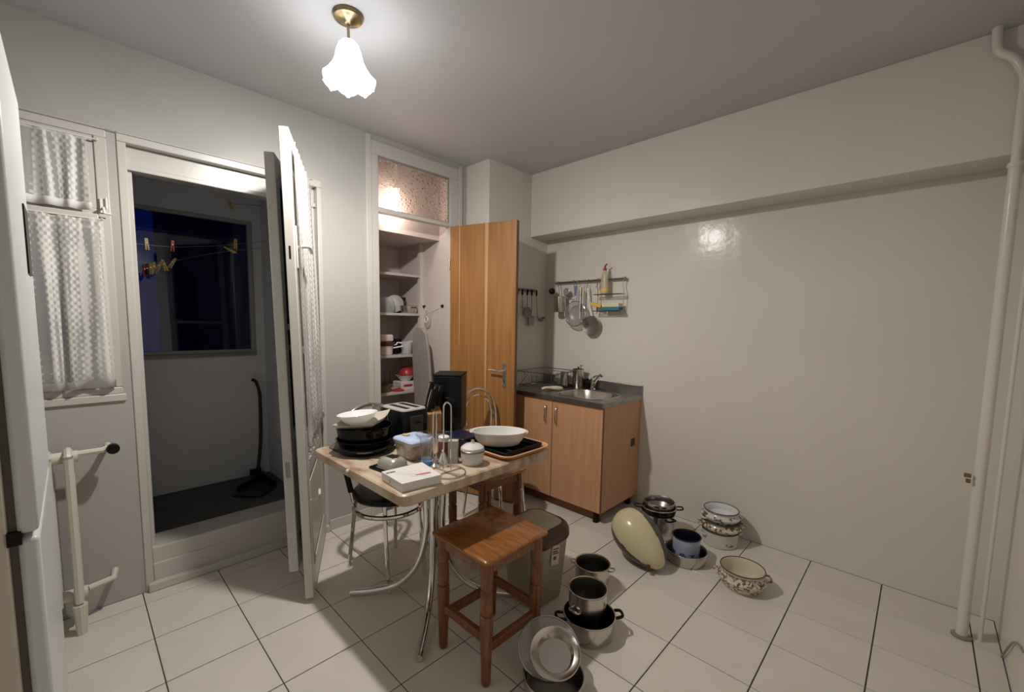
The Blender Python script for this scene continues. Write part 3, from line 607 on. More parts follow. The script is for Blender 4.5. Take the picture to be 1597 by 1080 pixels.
# ------------------------------------------------------------ sink unit
t = thing('sink_cabinet', 'beech laminate sink cabinet with two doors in the corner', 'cabinet', (.004, 0, 0))
m = MB(); m.box((.0, -.545, .085), (.018, -.004, .858)); m.box((.968, -.545, .085), (.986, -.004, .858)); m.box((.018, -.545, .085), (.968, -.004, .103)); m.box((.018, -.02, .103), (.968, -.004, .858)); m.box((.018, -.545, .82), (.968, -.53, .858))
m.build('body', BEECH, t)
for a, b, hx in ((.004, .537, .485), (.543, .986, .588)):
    d = B((a, -.566, .09), (b, -.547, .855)).build('cabinet_door', BEECH, t, bevel=.002)
    MB().tube(catmull([(hx, -.566, .805), (hx, -.585, .795), (hx, -.592, .74), (hx, -.585, .685), (hx, -.566, .675)], 5), .005, 8).build('handle', STEEL, d)
B((.9862, -.566, .09), (.9875, -.5455, .855)).build('edge_band', BEECHD, t)
B((.01, -.50, .0), (.95, -.48, .08)).build('plinth', BEECHD, t)
for xx, yy in ((.06, -.52), (.93, -.52), (.93, -.05), (.06, -.05)): MB().lathe([(0, 0), (.022, 0), (.018, .085), (0, .085)], (xx, yy, 0), 12).build('foot', BLACKM, t)
B((.9861, -.14, .50), (.992, -.09, .56)).build('side_notch', BROWNP, t, label='small dark notch cover on the side')
# counter with basin
t = thing('sink_worktop', 'steel sink worktop with one basin and low backsplash', 'sink', (0, 0, 0))
bm = bmesh.new()
outer = rrect(.002, -.585, 1.0, -.002, .012, 2); cx0, cy0, cx1, cy1 = .50, -.50, .915, -.13
inner = rrect(cx0, cy0, cx1, cy1, .11, 6)
def ring(bm, pts, z):
    vs = [bm.verts.new((x, y, z)) for x, y in pts]; return vs, [bm.edges.new((vs[i], vs[(i+1) % len(vs)])) for i in range(len(vs))]
vo, eo = ring(bm, outer, .892); vi, ei = ring(bm, inner, .892)
bmesh.ops.triangle_fill(bm, use_beauty=True, use_dissolve=False, edges=eo+ei)
vb, eb = ring(bm, outer, .860)
for i in range(len(outer)): bm.faces.new((vo[i], vo[(i+1) % len(outer)], vb[(i+1) % len(outer)], vb[i]))
bmesh.ops.recalc_face_normals(bm, faces=bm.faces)
me = bpy.data.meshes.new('worktop'); bm.to_mesh(me); bm.free(); me.materials.append(SATIN)
o = bpy.data.objects.new('worktop', me); COL.objects.link(o); o.parent = t
def off(d): return rrect(cx0+d, cy0+d, cx1-d, cy1-d, .11-d*.8, 6)
m = MB(); L3 = lambda p, z: [(x, y, z) for x, y in p]
m.loops([L3(off(-.014), .8925), L3(off(-.010), .897), L3(off(-.002), .896), L3(off(.004), .888), L3(off(.012), .80), L3(off(.03), .755), L3(off(.06), .745)], cap0=False)
m.build('basin', STEEL, t); MB().lathe([(0, .001), (.025, .001), (.028, .003), (.022, .004), (0, .002)], (.70, -.30, .745)).build('drain', CHROME, t)
for yy in (-.24, -.27): MB().tube([(.902, yy, .86), (.906, yy, .86)], .008, 8).build('overflow_hole', BLACKM, t)
B((.002, -.018, .892), (1.0, -.002, .966)).build('backsplash', SATIN, t, bevel=.003)
m = MB()
for k in range(6): m.tube([(.08+k*.06, -.50, .894), (.08+k*.06, -.12, .894)], .004, 6)
m.build('drain_ribs', SATIN, t)
# faucet
t = thing('faucet', 'chrome mixer tap behind the basin', 'faucet', (.585, -.075, .892))
MB().lathe([(0, 0), (.026, 0), (.026, .006), (.018, .012), (.018, .075), (.020, .085), (.016, .10), (0, .104)]).build('tap_body', CHROME, t)
MB().tube(catmull([(.01, -.01, .03), (.05, -.04, .07), (.10, -.075, .125), (.135, -.10, .145), (.155, -.115, .135)], 6), [.011]*12+[.010]*13, 10).build('spout', CHROME, t)
MB().tube(catmull([(0, 0, .098), (.03, -.01, .118), (.085, -.03, .13)], 4), .006, 8).build('lever', CHROME, t)
# cutlery holder
t = thing('cutlery_holder', 'perforated steel cutlery holder beside the tap', 'holder', (.455, -.10, .892)); h = .165
MB().lathe([(0, 0), (.046, 0), (.048, .004), (.048, h), (.050, h), (.045, h), (.045, .004), (0, .004)]).build('cylinder', STEEL, t)
for k in range(10):
    for a in (-2.1, -1.5, -.9, -.3):
        o = MB().lathe([(0, 0), (.0045, 0), (.0045, .001), (0, .001)], n=8); o.move(Matrix.Rotation(a, 4, 'Z') @ Matrix.Translation((.048, 0, .025+k*.0135)) @ Matrix.Rotation(pi/2, 4, 'Y')); o.build('hole', BLACKM, t) if a == -1.5 or (k % 3 == 0 and a == -.9) else None
t2 = thing('kitchen_spoon', 'steel spoon handle sticking out of the cutlery holder', 'spoon', (.455, -.10, .90)); MB().tube([(0, 0, 0), (.04, -.02, .19)], .004, 6).build('handle', STEEL, t2); MB().lathe([(0, 0), (.016, .003), (.018, .008), (0, .012)], (.042, -.021, .185), 10, sy=.6).build('spoon_bowl', STEEL, t2)
t2 = thing('peeler', 'dark peeler handle in the cutlery holder', 'peeler', (.455, -.09, .90)); MB().tube([(0, 0, 0), (-.015, .01, .175)], .006, 6).build('handle', BLACK, t2)
# black bottle right of holder, jar with greens, tumbler
t = thing('black_soap_bottle', 'small black bottle between holder and tap', 'bottle', (.525, -.06, .892)); MB().lathe([(0, 0), (.02, 0), (.022, .01), (.022, .05), (.01, .065), (0, .065)]).build('bottle_body', BLACK, t); MB().lathe([(0, .065), (.011, .065), (.011, .085), (0, .087)]).build('cap', BLACKM, t)
t = thing('glass_jar', 'glass jar with dark green content on the draining board', 'jar', (.285, -.12, .9095)); MB().lathe([(0, 0), (.048, 0), (.052, .01), (.052, .075), (.04, .09), (.043, .10), (.038, .10), (.035, .09), (.047, .074), (.047, .01), (0, .006)]).build('jar_body', GLASS, t); MB().lathe([(0, .008), (.044, .010), (.044, .055), (0, .06)]).build('content', GREEN, t)
t = thing('white_cup', 'whitish cup behind the green jar on the draining board', 'cup', (.345, -.05, .9095)); MB().lathe(pot_prof(.032, .12)).build('cup_body', PINKW, t)
t = thing('stacked_cup', 'steel cup just left of the cutlery holder', 'cup', (.36, -.17, .9095)); MB().lathe(pot_prof(.034, .115)).build('cup_body', STEEL, t)
t = thing('small_glass', 'clear glass upturned on the draining board near the wooden door', 'glass', (.13, -.30, .9095)); MB().lathe(pot_prof(.026, .07)).build('glass_body', GLASS, t)
single('spatula', MB().tube(catmull([(-.06, -.05, 0), (-.03, -.02, .012), (.02, .03, .010), (.055, .085, .004)], 5), [.008, .009, .010, .011, .011, .010, .010, .011, .013, .015, .016, .016, .016, .015, .012, .006], 8), mat('cream_spatula', (.70, .60, .46), .4), 'cream curved spatula lying on the front of the draining board', 'spatula', (.40, -.40, .906))
# dish rack
t = thing('dish_rack', 'wire dish rack on the draining board against the corner', 'rack', (.03, -.44, .897))
m = MB(); m.tube([(0, 0, .13), (.38, .05, .13), (.38, .40, .135), (0, .40, .135)], .0035, 6, True); m.tube([(0.02, .03, .008), (.36, .06, .008), (.36, .38, .008), (.02, .38, .008)], .003, 6, True); m.build('rim_wires', STEELD, t)
for k in range(9):
    y = .03+k*.044; MB().tube([(0, y*.98, .133), (.02, y, .01), (.36, y, .01), (.38, y, .132)], .0018, 5).build('wire', STEELD, t)
MB().tube([(.05, -.0, .01), (.12, .02, .10), (.05, .05, .12)], .003, 6).build('brace', STEELD, t)

# ------------------------------------------------------------ utensil rail on the right wall
t = thing('utensil_rail', 'steel utensil rail on the right wall above the sink', 'rail', (.14, -.035, 1.808))
m = MB().tube([(0, 0, 0), (.69, 0, 0)], .008, 10); m.build('rail_bar', STEELD, t)
for xx in (.0, .685): MB().sphere((xx, 0, 0), .013, 10).build('end_cap', STEELD, t)
for xx in (.03, .345, .66): MB().tube([(xx, 0, 0), (xx, .03, 0)], .006, 8).build('bracket', STEELD, t)
def hook(lb, x, w=.0):
    tt = thing('rail_hook', lb, 'hook', (x, -.035, 1.808), group='wire hooks on the utensil rail')
    MB().tube(catmull([(0, .010, -.006), (0, .004, .012), (0, -.010, .008), (0, -.012, -.03), (0, -.006, -.05), (0, -.018, -.062), (0, -.026, -.05)], 4), .0022, 6).build('wire', STEEL, tt)
hook('rail hook carrying the sieve', .385); hook('rail hook carrying the first steel ladle', .455); hook('rail hook carrying the second steel ladle', .487); hook('empty curled rail hook left of the detergent', .575)
# hanging cup
t = thing('hanging_cup', 'steel cup hanging at the left end of the utensil rail', 'cup', (.225, -.085, 1.545)); MB().lathe([(0, 0), (.053, 0), (.055, .004), (.055, .135), (.058, .137), (.053, .136), (.052, .005), (0, .004)]).build('cup_body', STEEL, t)
m = MB()
for xx in (-.045, .12): m.tube(catmull([(xx, .05, .263), (xx, .037, .275), (xx, .03, .262), (xx+.012, .03, .20), (xx+.014, .03, .137)], 4), .003, 6)
m.tube([(-.055, .02, .137), (.14, .02, .137)], .003, 6); m.build('hanger_wires', STEEL, t)
t2 = thing('measuring_spoon', 'black round-headed scoop leaning out of the hanging cup', 'scoop', (.21, -.085, 1.555)); MB().tube([(0, 0, 0), (-.06, -.01, .16)], .004, 6).build('handle', BLACK, t2); MB().sphere((-.066, -.012, .175), .030, 12, .9).build('scoop_head', BLACKM, t2)
t2 = thing('tea_strainer', 'small round strainer leaning out of the hanging cup', 'strainer', (.245, -.07, 1.555)); MB().tube([(0, 0, 0), (.03, .0, .13)], .003, 6).build('handle', STEEL, t2); MB().tube(circ((.038, 0, .165), .030, 18, 'y'), .004, 6, True).build('rim', STEEL, t2); m = MB().lathe([(.0, .0), (.028, .004), (.028, .006), (0, .003)], n=16); m.move(Matrix.Translation((.038, 0, .165)) @ Matrix.Rotation(pi/2, 4, 'X')); m.build('mesh_disc', GREYP, t2)
# sieve
MESHM = mat('wire_mesh', (.55, .54, .52), .35, .6, alpha=.30)
def sieve(name, lb, x, z, r, hl, gripm, gripl, yy=-.07):
    tt = thing(name, lb, 'sieve', (x, yy, z))
    MB().tube(circ((0, 0, 0), r, 32, 'y'), .0045, 8, True).build('rim', CHROME, tt)
    m = MB().lathe([(r, 0), (r*.92, .02), (r*.65, .042), (r*.3, .052), (0, .054)], n=28); m.move(Matrix.Rotation(-pi/2, 4, 'X')); m.build('bowl_mesh', MESHM, tt)
    MB().tube([(0, 0, r), (0, .0, r+hl)], .0045, 8).build('handle', STEEL, tt)
    if gripm: MB().tube([(0, 0, r+hl-gripl), (0, 0, r+hl)], .008, 8).build('grip', gripm, tt)
    return tt
tt = sieve('sieve', 'large round sieve with blue grip hanging on the rail', .385, 1.53, .108, .13, BLUED, .085, -.078)
sv = mat('blue_grip', (.10, .16, .36), .4); [c.data.materials.clear() or c.data.materials.append(sv) for c in tt.children if c.name.startswith('grip')]
# two ladles / skimmer
t = thing('skimmer', 'steel skimmer with round dark head hanging lowest on the rail', 'skimmer', (.535, -.048, 1.43)); 
m = MB().lathe([(0, 0), (.05, .002), (.078, .012), (.080, .016), (.076, .015), (.049, .006), (0, .004)], n=28); m.move(Matrix.Rotation(pi/2, 4, 'X')); m.build('head', mat('perforated_steel', (.40, .38, .35), .35, .8, alpha=.75), t)
MB().tube(circ((0, 0, 0), .080, 28, 'y'), .003, 6, True).build('rim', STEELD, t); MB().tube([(0, 0, .08), (-.03, 0, .18), (-.045, 0, .315)], [.0045, .005, .007], 8).build('handle', STEEL, t)
t = thing('ladle', 'long steel ladle hanging beside the sieve', 'ladle', (.455, -.105, 1.44)); MB().tube([(0, 0, .05), (0, 0, .31)], [.005, .008], 8).build('handle', CHROME, t); m = MB().lathe([(0, -.014), (.02, -.011), (.028, 0), (.026, 0), (.018, -.009), (0, -.012)], n=20); m.move(Matrix.Translation((.035, 0, .02)) @ Matrix.Rotation(R(70), 4, 'X')); m.build('ladle_bowl', STEEL, t)
t = thing('serving_fork', 'slim dark-handled fork hanging between sieve and ladle', 'fork', (.43, -.055, 1.50)); MB().tube([(0, 0, .05), (0, 0, .25)], .005, 8).build('handle', BLACK, t); MB().tube([(0, 0, -.02), (0, 0, .05)], .003, 6).build('shank', STEEL, t)
# wire shelf
t = thing('wire_shelf', 'two-tier wire shelf hanging at the right end of the rail', 'shelf', (.60, -.035, 1.55))
m = MB()
for zz, d in ((.0, .10), (.135, .10)):
    for k in (0, .5, 1): m.tube([(-.02, -.012-d*k*.55, zz), (.235, -.012-d*k*.55, zz)], .003, 6)
    for xx in (-.02, .235): m.tube([(xx, -.005, zz), (xx, -.07, zz)], .003, 6)
m.build('tier_wires', STEELD, t)
for xx in (-.01, .225): MB().tube(catmull([(xx, .012, .255), (xx, .0, .27), (xx, -.012, .255), (xx-.008, -.014, .21), (xx+.006, -.02, .135), (xx, -.02, 0), (xx, -.018, -.02)], 4), .0028, 6).build('hanger', STEEL, t)
t = thing('dish_soap_bottle', 'clear yellow detergent bottle with red cap on the wire shelf', 'bottle', (.665, -.075, 1.688))
MB().lathe([(0, 0), (.030, 0), (.034, .01), (.033, .09), (.028, .14), (.016, .175), (.013, .19), (0, .19)], sy=.75, n=20).build('bottle_body', mat('bottle_plastic', (.70, .62, .46), .25, alpha=.8, trans=.3), t); MB().lathe([(0, .19), (.015, .19), (.015, .205), (.008, .21), (.008, .228), (0, .23)]).build('cap', RED, t)
MB().tube([(0, 0, .225), (.022, -.01, .238)], .006, 6).build('nozzle', RED, t); MB().lathe([(.0295, .004), (.0345, .012), (.0337, .045), (.03, .046)], sy=.76, n=20).build('detergent', YEL, t)
single('yellow_sponge', MB().prism(rrect(-.05, -.032, .05, .032, .008, 3), 0, .028), SPON, 'yellow sponge at the left of the lower wire tier', 'sponge', (.60, -.08, 1.586), bevel=.004, rot=(0, R(12), R(8)))
t = thing('dish_sponge', 'cream and teal sponge on the lower wire tier', 'sponge', (.74, -.075, 1.556), R(-2)); MB().prism(rrect(-.08, -.032, .08, .032, .006, 3), 0, .024).build('scouring_layer', TEAL, t, bevel=.002); MB().prism(rrect(-.078, -.031, .078, .031, .006, 3), .0242, .055).build('foam_layer', SPONW, t, bevel=.004)
# utensils on the corner wall
t = thing('corner_utensil_rack', 'small dark bar with hooks on the corner wall beside the wooden door', 'rack', (.0, -.30, 1.735)); B((.002, -.20, -.012), (.010, .145, .012)).build('bar', STEELD, t); 
for k in range(6): MB().tube([(.010, -.19+k*.062, 0), (.028, -.19+k*.062, 0), (.03, -.19+k*.062, .010)], .003, 6).build('peg', STEELD, t)
def utensil(nm, lb, y, dz, L_, head, cat, hm=STEEL, rot=0):
    tt = thing(nm, lb, cat, (.030, y, 1.738)); MB().tube([(0, 0, .0), (0, 0, -.05)], .008, 8).build('grip', BLACK, tt); MB().tube([(0, 0, -.045), (0, rot, -L_)], .0035, 6).build('shaft', STEEL, tt)
    m = MB()
    if head == 'turner': m.box((-.002, -.035+rot, -L_-.09), (.002, .035+rot, -L_))
    elif head == 'round': m.lathe([(0, 0), (.045, .003), (.048, .008), (0, .006)], n=20); m.move(Matrix.Translation((0, rot, -L_-.04)) @ Matrix.Rotation(pi/2, 4, 'Y'))
    elif head == 'ladle': m.lathe([(0, -.028), (.028, -.02), (.036, 0), (.033, 0), (.025, -.018), (0, -.025)], n=18); m.move(Matrix.Translation((.02, rot+.035, -L_)) @ Matrix.Rotation(R(25), 4, 'X'))
    elif head == 'fork': [m.tube([(0, rot+s*.01, -L_), (0, rot+s*.012, -L_-.07)], .0025, 6) for s in (-1, 0, 1)]
    m.build('head', hm, tt); return tt
utensil('spoon', 'steel spoon nearest the wooden door on the corner rack', -.425, 0, .19, 'fork', 'spoon')
utensil('whisk', 'short steel utensil second from the wooden door on the corner rack', -.365, 0, .10, 'fork', 'utensil')
utensil('round_skimmer', 'round flat skimmer in the middle of the corner rack', -.30, 0, .16, 'round', 'skimmer', SATIN)
utensil('turner', 'steel turner hanging lowest on the corner rack', -.24, 0, .23, 'turner', 'turner', SATIN)
utensil('soup_ladle', 'ladle at the right end of the corner rack', -.175, 0, .25, 'ladle', 'ladle', SATIN, .02)

# ------------------------------------------------------------ table
TX0, TY0, TX1, TY1 = .400, -2.322, 1.224, -1.431; TZ = .80
t = thing('kitchen_table', 'square marbled-beige kitchen table on chrome pedestal legs', 'table', ((TX0+TX1)/2, (TY0+TY1)/2, 0)); hx, hy = (TX1-TX0)/2, (TY1-TY0)/2
m = MB(); rr = lambda d: rrect(-hx+d, -hy+d, hx-d, hy-d, .035, 5)
m.loops([L3(rr(.012), TZ-.050), L3(rr(.003), TZ-.042), L3(rr(0), TZ-.024), L3(rr(.002), TZ-.006), L3(rr(.008), TZ)]); m.build('tabletop', MARBLE, t)
B((-.16, -.16, TZ-.062), (.16, .16, TZ-.050)).build('mounting_plate', BLACKM, t)
for sx, sy in ((-1, -1), (1, -1), (-1, 1), (1, 1)):
    a = .030; e = .31
    MB().tube(catmull([(sx*a, sy*a, TZ-.055), (sx*a, sy*a, .55), (sx*a, sy*a, .36), (sx*(a+.03), sy*(a+.03), .19), (sx*(a+.10), sy*(a+.10), .075), (sx*(a+.19), sy*(a+.19), .035), (sx*e, sy*e, .022)], 7), .0175, 10).build('leg', CHROME, t)
for zz in (.5, .3): MB().lathe([(0, -.01), (.034, -.01), (.034, .01), (0, .01)], (0, 0, zz), 16).build('leg_collar', CHROME, t)
for k, (px_, py_) in enumerate(((.06, -hy+.02), )): MB().sphere((-.02, -hy-.004, TZ-.012), .008, 8).build('edge_bump', WHITEP, t)

# ------------------------------------------------------------ chairs
def chair(lb, loc):
    t = thing('chrome_chair', lb, 'chair', loc, 0, 'chrome café chairs around the table')
    m = MB().lathe([(0, .458), (.17, .458), (.19, .463), (.200, .476), (.198, .492), (.18, .503), (.10, .510), (0, .512)], n=40); m.build('seat', BLACK, t)
    MB().tube(circ((0, 0, .402), .192, 36), .0125, 8, True).build('seat_ring', CHROME, t)
    for sy in (-1, 1):
        MB().tube(catmull([(.135, sy*.105, .475), (.15, sy*.11, .30), (.185, sy*.115, 0)], 5), .0115, 8).build('leg', CHROME, t)
        MB().tube(catmull([(-.15, sy*.12, .475), (-.165, sy*.135, .30), (-.195, sy*.155, 0)], 5), .0115, 8).build('leg', CHROME, t)
    MB().tube(catmull([(-.165, -.135, .40), (-.185, -.165, .58), (-.205, -.178, .76), (-.222, -.13, .895), (-.228, 0, .943), (-.222, .13, .895), (-.205, .178, .76), (-.185, .165, .58), (-.165, .135, .40)], 7), .0125, 10).build('outer_back_hoop', CHROME, t)
    MB().tube(catmull([(-.17, -.08, .44), (-.19, -.115, .64), (-.205, -.128, .78), (-.215, -.09, .868), (-.220, 0, .896), (-.215, .09, .868), (-.205, .128, .78), (-.19, .115, .64), (-.17, .08, .44)], 7), .009, 8).build('inner_back_hoop', CHROME, t)
    for sy in (-1, 1): MB().tube([(-.172, sy*.145, .46), (-.186, sy*.166, .58)], .0165, 10).build('black_sleeve', BLACK, t)
    return t
chair('black-seated chrome chair at the left side of the table', (.432, -1.915, 0))
ch2 = dup(bpy.data.objects['chrome_chair'], (.40, -1.02, 0), 0, 'chrome chair behind the table, its double back hoop against the wooden door')

# ------------------------------------------------------------ stools
def stool(lb, loc, S=.353, Sy=.375, hh=.54):
    t = thing('wooden_stool', lb, 'stool', loc, 0, 'brown turned-leg wooden stools'); a, b = S/2, Sy/2
    m = MB(); m.loops([L3(rrect(-a+.006, -b+.006, a-.006, b-.006, .012, 2), hh-.024), L3(rrect(-a, -b, a, b, .012, 2), hh-.016), L3(rrect(-a, -b, a, b, .012, 2), hh-.006), L3(rrect(-a+.006, -b+.006, a-.006, b-.006, .012, 2), hh)]); m.build('seat', STOOL, t)
    la, lb_ = a-.038, b-.038
    for sx, sy in ((-1, -1), (1, -1), (1, 1), (-1, 1)):
        pr_ = [(0, 0), (.014, 0), (.0175, .012), (.0195, .12), (.021, .135), (.021, .20), (.0235, .215), (.024, .285), (.0235, .295), (.0205, .300), (.0205, .305), (.0225, .310), (.0215, .39), (.0185, .40), (.0185, .405), (.0225, .41), (.023, .46), (.023, .51), (0, .516)]
        m = MB().lathe([(q_[0]*1.14 if q_[1] not in (.300, .305, .40, .405) else q_[0]*.98, q_[1]) for q_ in pr_], (sx*la, sy*lb_, 0), 16); m.build('leg', STOOLL, t)
    for sy in (-1, 1):
        B((-la, sy*lb_-.012, .175), (la, sy*lb_+.012, .212)).build('stretcher', STOOLL, t, bevel=.003)
        B((-la, sy*lb_-.010, hh-.075), (la, sy*lb_+.010, hh-.024)).build('apron', STOOLL, t, bevel=.002)
    for sx in (-1, 1):
        B((sx*la-.012, -lb_, .135), (sx*la+.012, lb_, .172)).build('stretcher', STOOLL, t, bevel=.003)
        B((sx*la-.010, -lb_, hh-.075), (sx*la+.010, lb_, hh-.024)).build('apron', STOOLL, t, bevel=.002)
    return t
stool('brown wooden stool standing in front of the table', (1.260, -1.905, 0))
dup(bpy.data.objects['wooden_stool'], (.655, -1.37, 0), 0, 'second brown wooden stool, mostly hidden under the table')

# ------------------------------------------------------------ things on the table
def shell(name, prof, m_, parent, n=32, sx=1, sy=1): return MB().lathe(prof, n=n, sx=sx, sy=sy).build(name, m_, parent)
SCX, SCY = .604, -2.148
t = thing('grill_pan', 'wide grey-rimmed pan at the bottom of the black stack', 'pan', (SCX-.01, SCY, TZ))
shell('pan_body', pot_prof(.125, .028, flare=.022), BLACKG, t); MB().prism(rrect(-.128, -.128, .128, .128, .05), .027, .031).build('grey_liner', mat('dark_grey_liner', (.10, .09, .08), .45), t, rot=(0, 0, R(20)))
t = thing('black_baking_dish', 'black enamel dish in the middle of the stack', 'dish', (SCX+.005, SCY, TZ+.032)); shell('dish_body', pot_prof(.125, .038, flare=.008), BLACKG, t)
t = thing('black_roasting_pot', 'tall black roasting pot on top of the pan stack', 'pot', (SCX, SCY, TZ+.056)); shell('pot_body', pot_prof(.125, .075, flare=.006), BLACKG, t)
for s in (-1, 1): MB().tube(catmull([(s*.125, -.03, .065), (s*.15, -.025, .068), (s*.15, .025, .068), (s*.125, .03, .065)], 4), .006, 6).build('handle', BLACKG, t)
# tilted square cream dish
t = thing('square_serving_dish', 'cream square dish with pointed corners tilted on the black pot', 'dish', (SCX+.005, SCY-.005, TZ+.129), R(40)); t.rotation_euler = (R(4), R(-7), R(40))
n = 48; Ls = []
def sq(r, z, curl):
    o = []
    for i in range(n):
        a = 2*pi*i/n; k = 1/max(abs(cos(a)), abs(sin(a))); k = 1+(k-1)*.75; o.append((r*k*cos(a), r*k*sin(a), z+curl*(k-1)*.12))
    return o
MB().loops([sq(.06, 0, 0), sq(.10, .018, .1), sq(.112, .030, .3), sq(.114, .034, .3), sq(.108, .031, .3), sq(.095, .019, .1), sq(.055, .005, 0)]).build('dish_body', mat('cream_porcelain', (.55, .50, .44), .3), t)
t = thing('white_bowl', 'round white bowl on top of the black pan stack', 'bowl', (SCX-.012, SCY-.025, TZ+.136)); t.rotation_euler = (R(3), R(-4), 0)
shell('bowl_body', [(0, 0), (.045, 0), (.048, .003), (.078, .03), (.094, .052), (.096, .055), (.092, .055), (.075, .033), (.045, .007), (0, .006)], PORC, t)
t = thing('glass_cup', 'green-and-steel glass cup behind the white bowl', 'cup', (.47, -2.0, TZ)); shell('cup_body', pot_prof(.028, .19), GLASS, t)

t = thing('toaster', 'black two-slot toaster with steel top', 'toaster', (.560, -1.895, TZ), R(3))
m = MB(); rr2 = lambda d: rrect(-.115+d, -.085+d, .115-d, .085-d, .03, 5)
m.loops([L3(rr2(.004), .0), L3(rr2(0), .01), L3(rr2(0), .165), L3(rr2(.006), .178)]); m.build('body', BLACK, t)
m = MB(); m.loops([L3(rr2(.006), .178), L3(rr2(.008), .184), L3(rr2(.016), .187)]); m.build('top_plate', mat('pale_satin_steel', (.52, .50, .48), .3, .3), t)
for yy in (-.032, .032): B((-.075, yy-.014, .1872), (.085, yy+.014, .1882)).build('slot', BLACKM, t)
B((.1152, -.04, .04), (.119, .04, .15)).build('side_panel', mat('dark_grey_panel', (.05, .047, .045), .35), t, bevel=.002); MB().box((.119, -.012, .11), (.134, .012, .122)).build('lever', BLACK, t, bevel=.003)
MB().tube([(-.02, -.088, .02), (-.02, -.0875, .165)], .0015, 6).build('front_seam', GREYCUT, t)

t = thing('knife_block', 'wooden knife block behind the toaster', 'knife block', (.610, -1.745, TZ), R(-25))
m = MB().prism([(-.06, 0), (.05, 0), (.06, .14), (-.02, .175), (-.055, .10)], -.045, .045); m.move(Matrix.Rotation(pi/2, 4, 'X')); m.build('block', KBLOCK, t, bevel=.003)
B((-.03, -.0462, .06), (.045, -.0455, .13)).build('black_front', BLACK, t)
for k, (dx, dy, hh) in enumerate(((-.035, -.028, .30), (-.03, .0, .29), (-.0, -.03, .31), (.005, .0, .29), (.035, -.025, .275), (-.02, .03, .285))):
    tt = thing('kitchen_knife', ['leftmost black knife handle in the block', 'second black knife handle from the left, behind the first', 'knife with bright steel spine standing highest in the block', 'black knife handle behind the bright one', 'knife with thin steel edge, rightmost in the block', 'black knife handle at the back of the block'][k], 'knife', (.610+dx*cos(R(-25))-dy*sin(R(-25)), -1.745+dx*sin(R(-25))+dy*cos(R(-25)), TZ+.155), R(-25), 'knives in the wooden block')
    L_ = hh-.155; m = MB().tube([(0, 0, 0), (.004, .013, L_*.5), (.008, .028, L_)], [.012, .015, .012], 8); m.build('handle', BLACKM, tt); MB().tube([(.004, -.012, 0), (.008, -.002, L_*.5), (.010, .015, L_*.98)], .003 if k != 2 else .005, 6).build('steel_edge', STEEL, tt)

t = thing('coffee_machine', 'tall glossy black coffee machine at the back of the table', 'coffee machine', (.512, -1.535, TZ), R(40))
B((-.085, -.095, .0), (.085, .085, .325)).build('housing', BLACK, t, bevel=.006); B((-.087, -.097, .325), (.087, .087, .338)).build('top_cover', BLACKM, t, bevel=.004)
B((-.05, -.100, .05), (.05, -.0955, .20)).build('front_panel', BLACKG, t, bevel=.001); MB().tube([(-.03, -.096, .24), (-.03, -.125, .24)], .010, 8).build('spout', STEEL, t)
single('blue_black_box', MB().prism(rrect(-.085, -.075, .085, .075, .012, 3), 0, .045), BLUED, 'low blue-black box in front of the coffee machine', 'box', (.815, -1.70, TZ), bevel=.004, rz=R(8))
single('flat_black_case', MB().prism(rrect(-.06, -.05, .06, .05, .01, 3), 0, .05), BLACK, 'small black case beside the grey card holder', 'box', (.965, -1.83, TZ), bevel=.004, rz=R(5))

t = thing('food_container', 'clear printed food container with pale blue lid', 'container', (.842, -2.018, TZ), R(2)); t.scale = (1.08, 1.08, 1.06)
m = MB(); q = lambda d: rrect(-.072+d, -.062+d, .072-d, .062-d, .02, 4); m.loops([L3(q(.012), 0), L3(q(.008), .01), L3(q(0), .075), L3(q(-.002), .078)]); m.build('tub', CONT, t)
m = MB(); m.loops([L3(q(-.004), .077), L3(q(-.005), .082), L3(q(-.001), .088), L3(q(.012), .086), L3(q(.02), .089)]); m.build('lid', BLUEL, t)
single('tan_scrap', MB().prism(rrect(-.018, -.012, .018, .012, .005, 2), 0, .006), TAN, 'small tan lid scrap lying on the blue container', 'scrap', (.80, -2.035, TZ+.0950), rz=R(20))
t = thing('glass_dish', 'small clear glass dish on the blue container lid', 'dish', (.89, -1.99, TZ+.0952)); shell('dish_body', [(0, 0), (.025, 0), (.04, .012), (.042, .020), (.040, .020), (.037, .012), (.024, .003), (0, .003)], GLASS, t, 24)
t = thing('drinking_glass', 'tall clear glass with blue base behind the white box', 'glass', (.985, -2.045, TZ)); shell('glass_body', [(0, .02), (.024, .02), (.026, .03), (.030, .125), (.031, .126), (.028, .126), (.023, .03), (0, .026)], GLASS, t, 24); shell('blue_base', [(0, 0), (.027, 0), (.028, .004), (.026, .019), (0, .0195)], BLUE, t, 24)
t = thing('butter_dish', 'grey lidded butter dish at the left of the white box', 'butter dish', (.925, -2.185, TZ), R(8)); MB().prism(rrect(-.085, -.065, .085, .06, .012, 3), 0, .008).build('dark_tray', BLACK, t, bevel=.002)
m = MB(); q = lambda d: rrect(-.052+d, -.048+d, .062-d, .042-d, .02, 5); m.loops([L3(q(0), .0085), L3(q(0), .03), L3(q(.006), .045), L3(q(.016), .053), L3(q(.03), .055)]); m.build('lid', mat('grey_satin_metal', (.50, .49, .46), .28, .55), t); B((-.02, -.02, .0553), (.03, .018, .0563)).build('lid_panel', BLACKM, t)
MB().tube(L3(q(-.004), .012), .003, 6, True).build('rim', STEEL, t)
t = thing('white_box', 'flat white gift box with small red mark, at the table corner', 'box', (1.118, -2.215, TZ), 0)
pA, pB, pC, pD = Vector((1.022, -2.290)), Vector((1.190, -2.300)), Vector((1.212, -2.135)), Vector((1.035, -2.105))
cen = Vector((1.118, -2.215)); pl = [tuple(p-cen) for p in (pA, pB, pC, pD)]
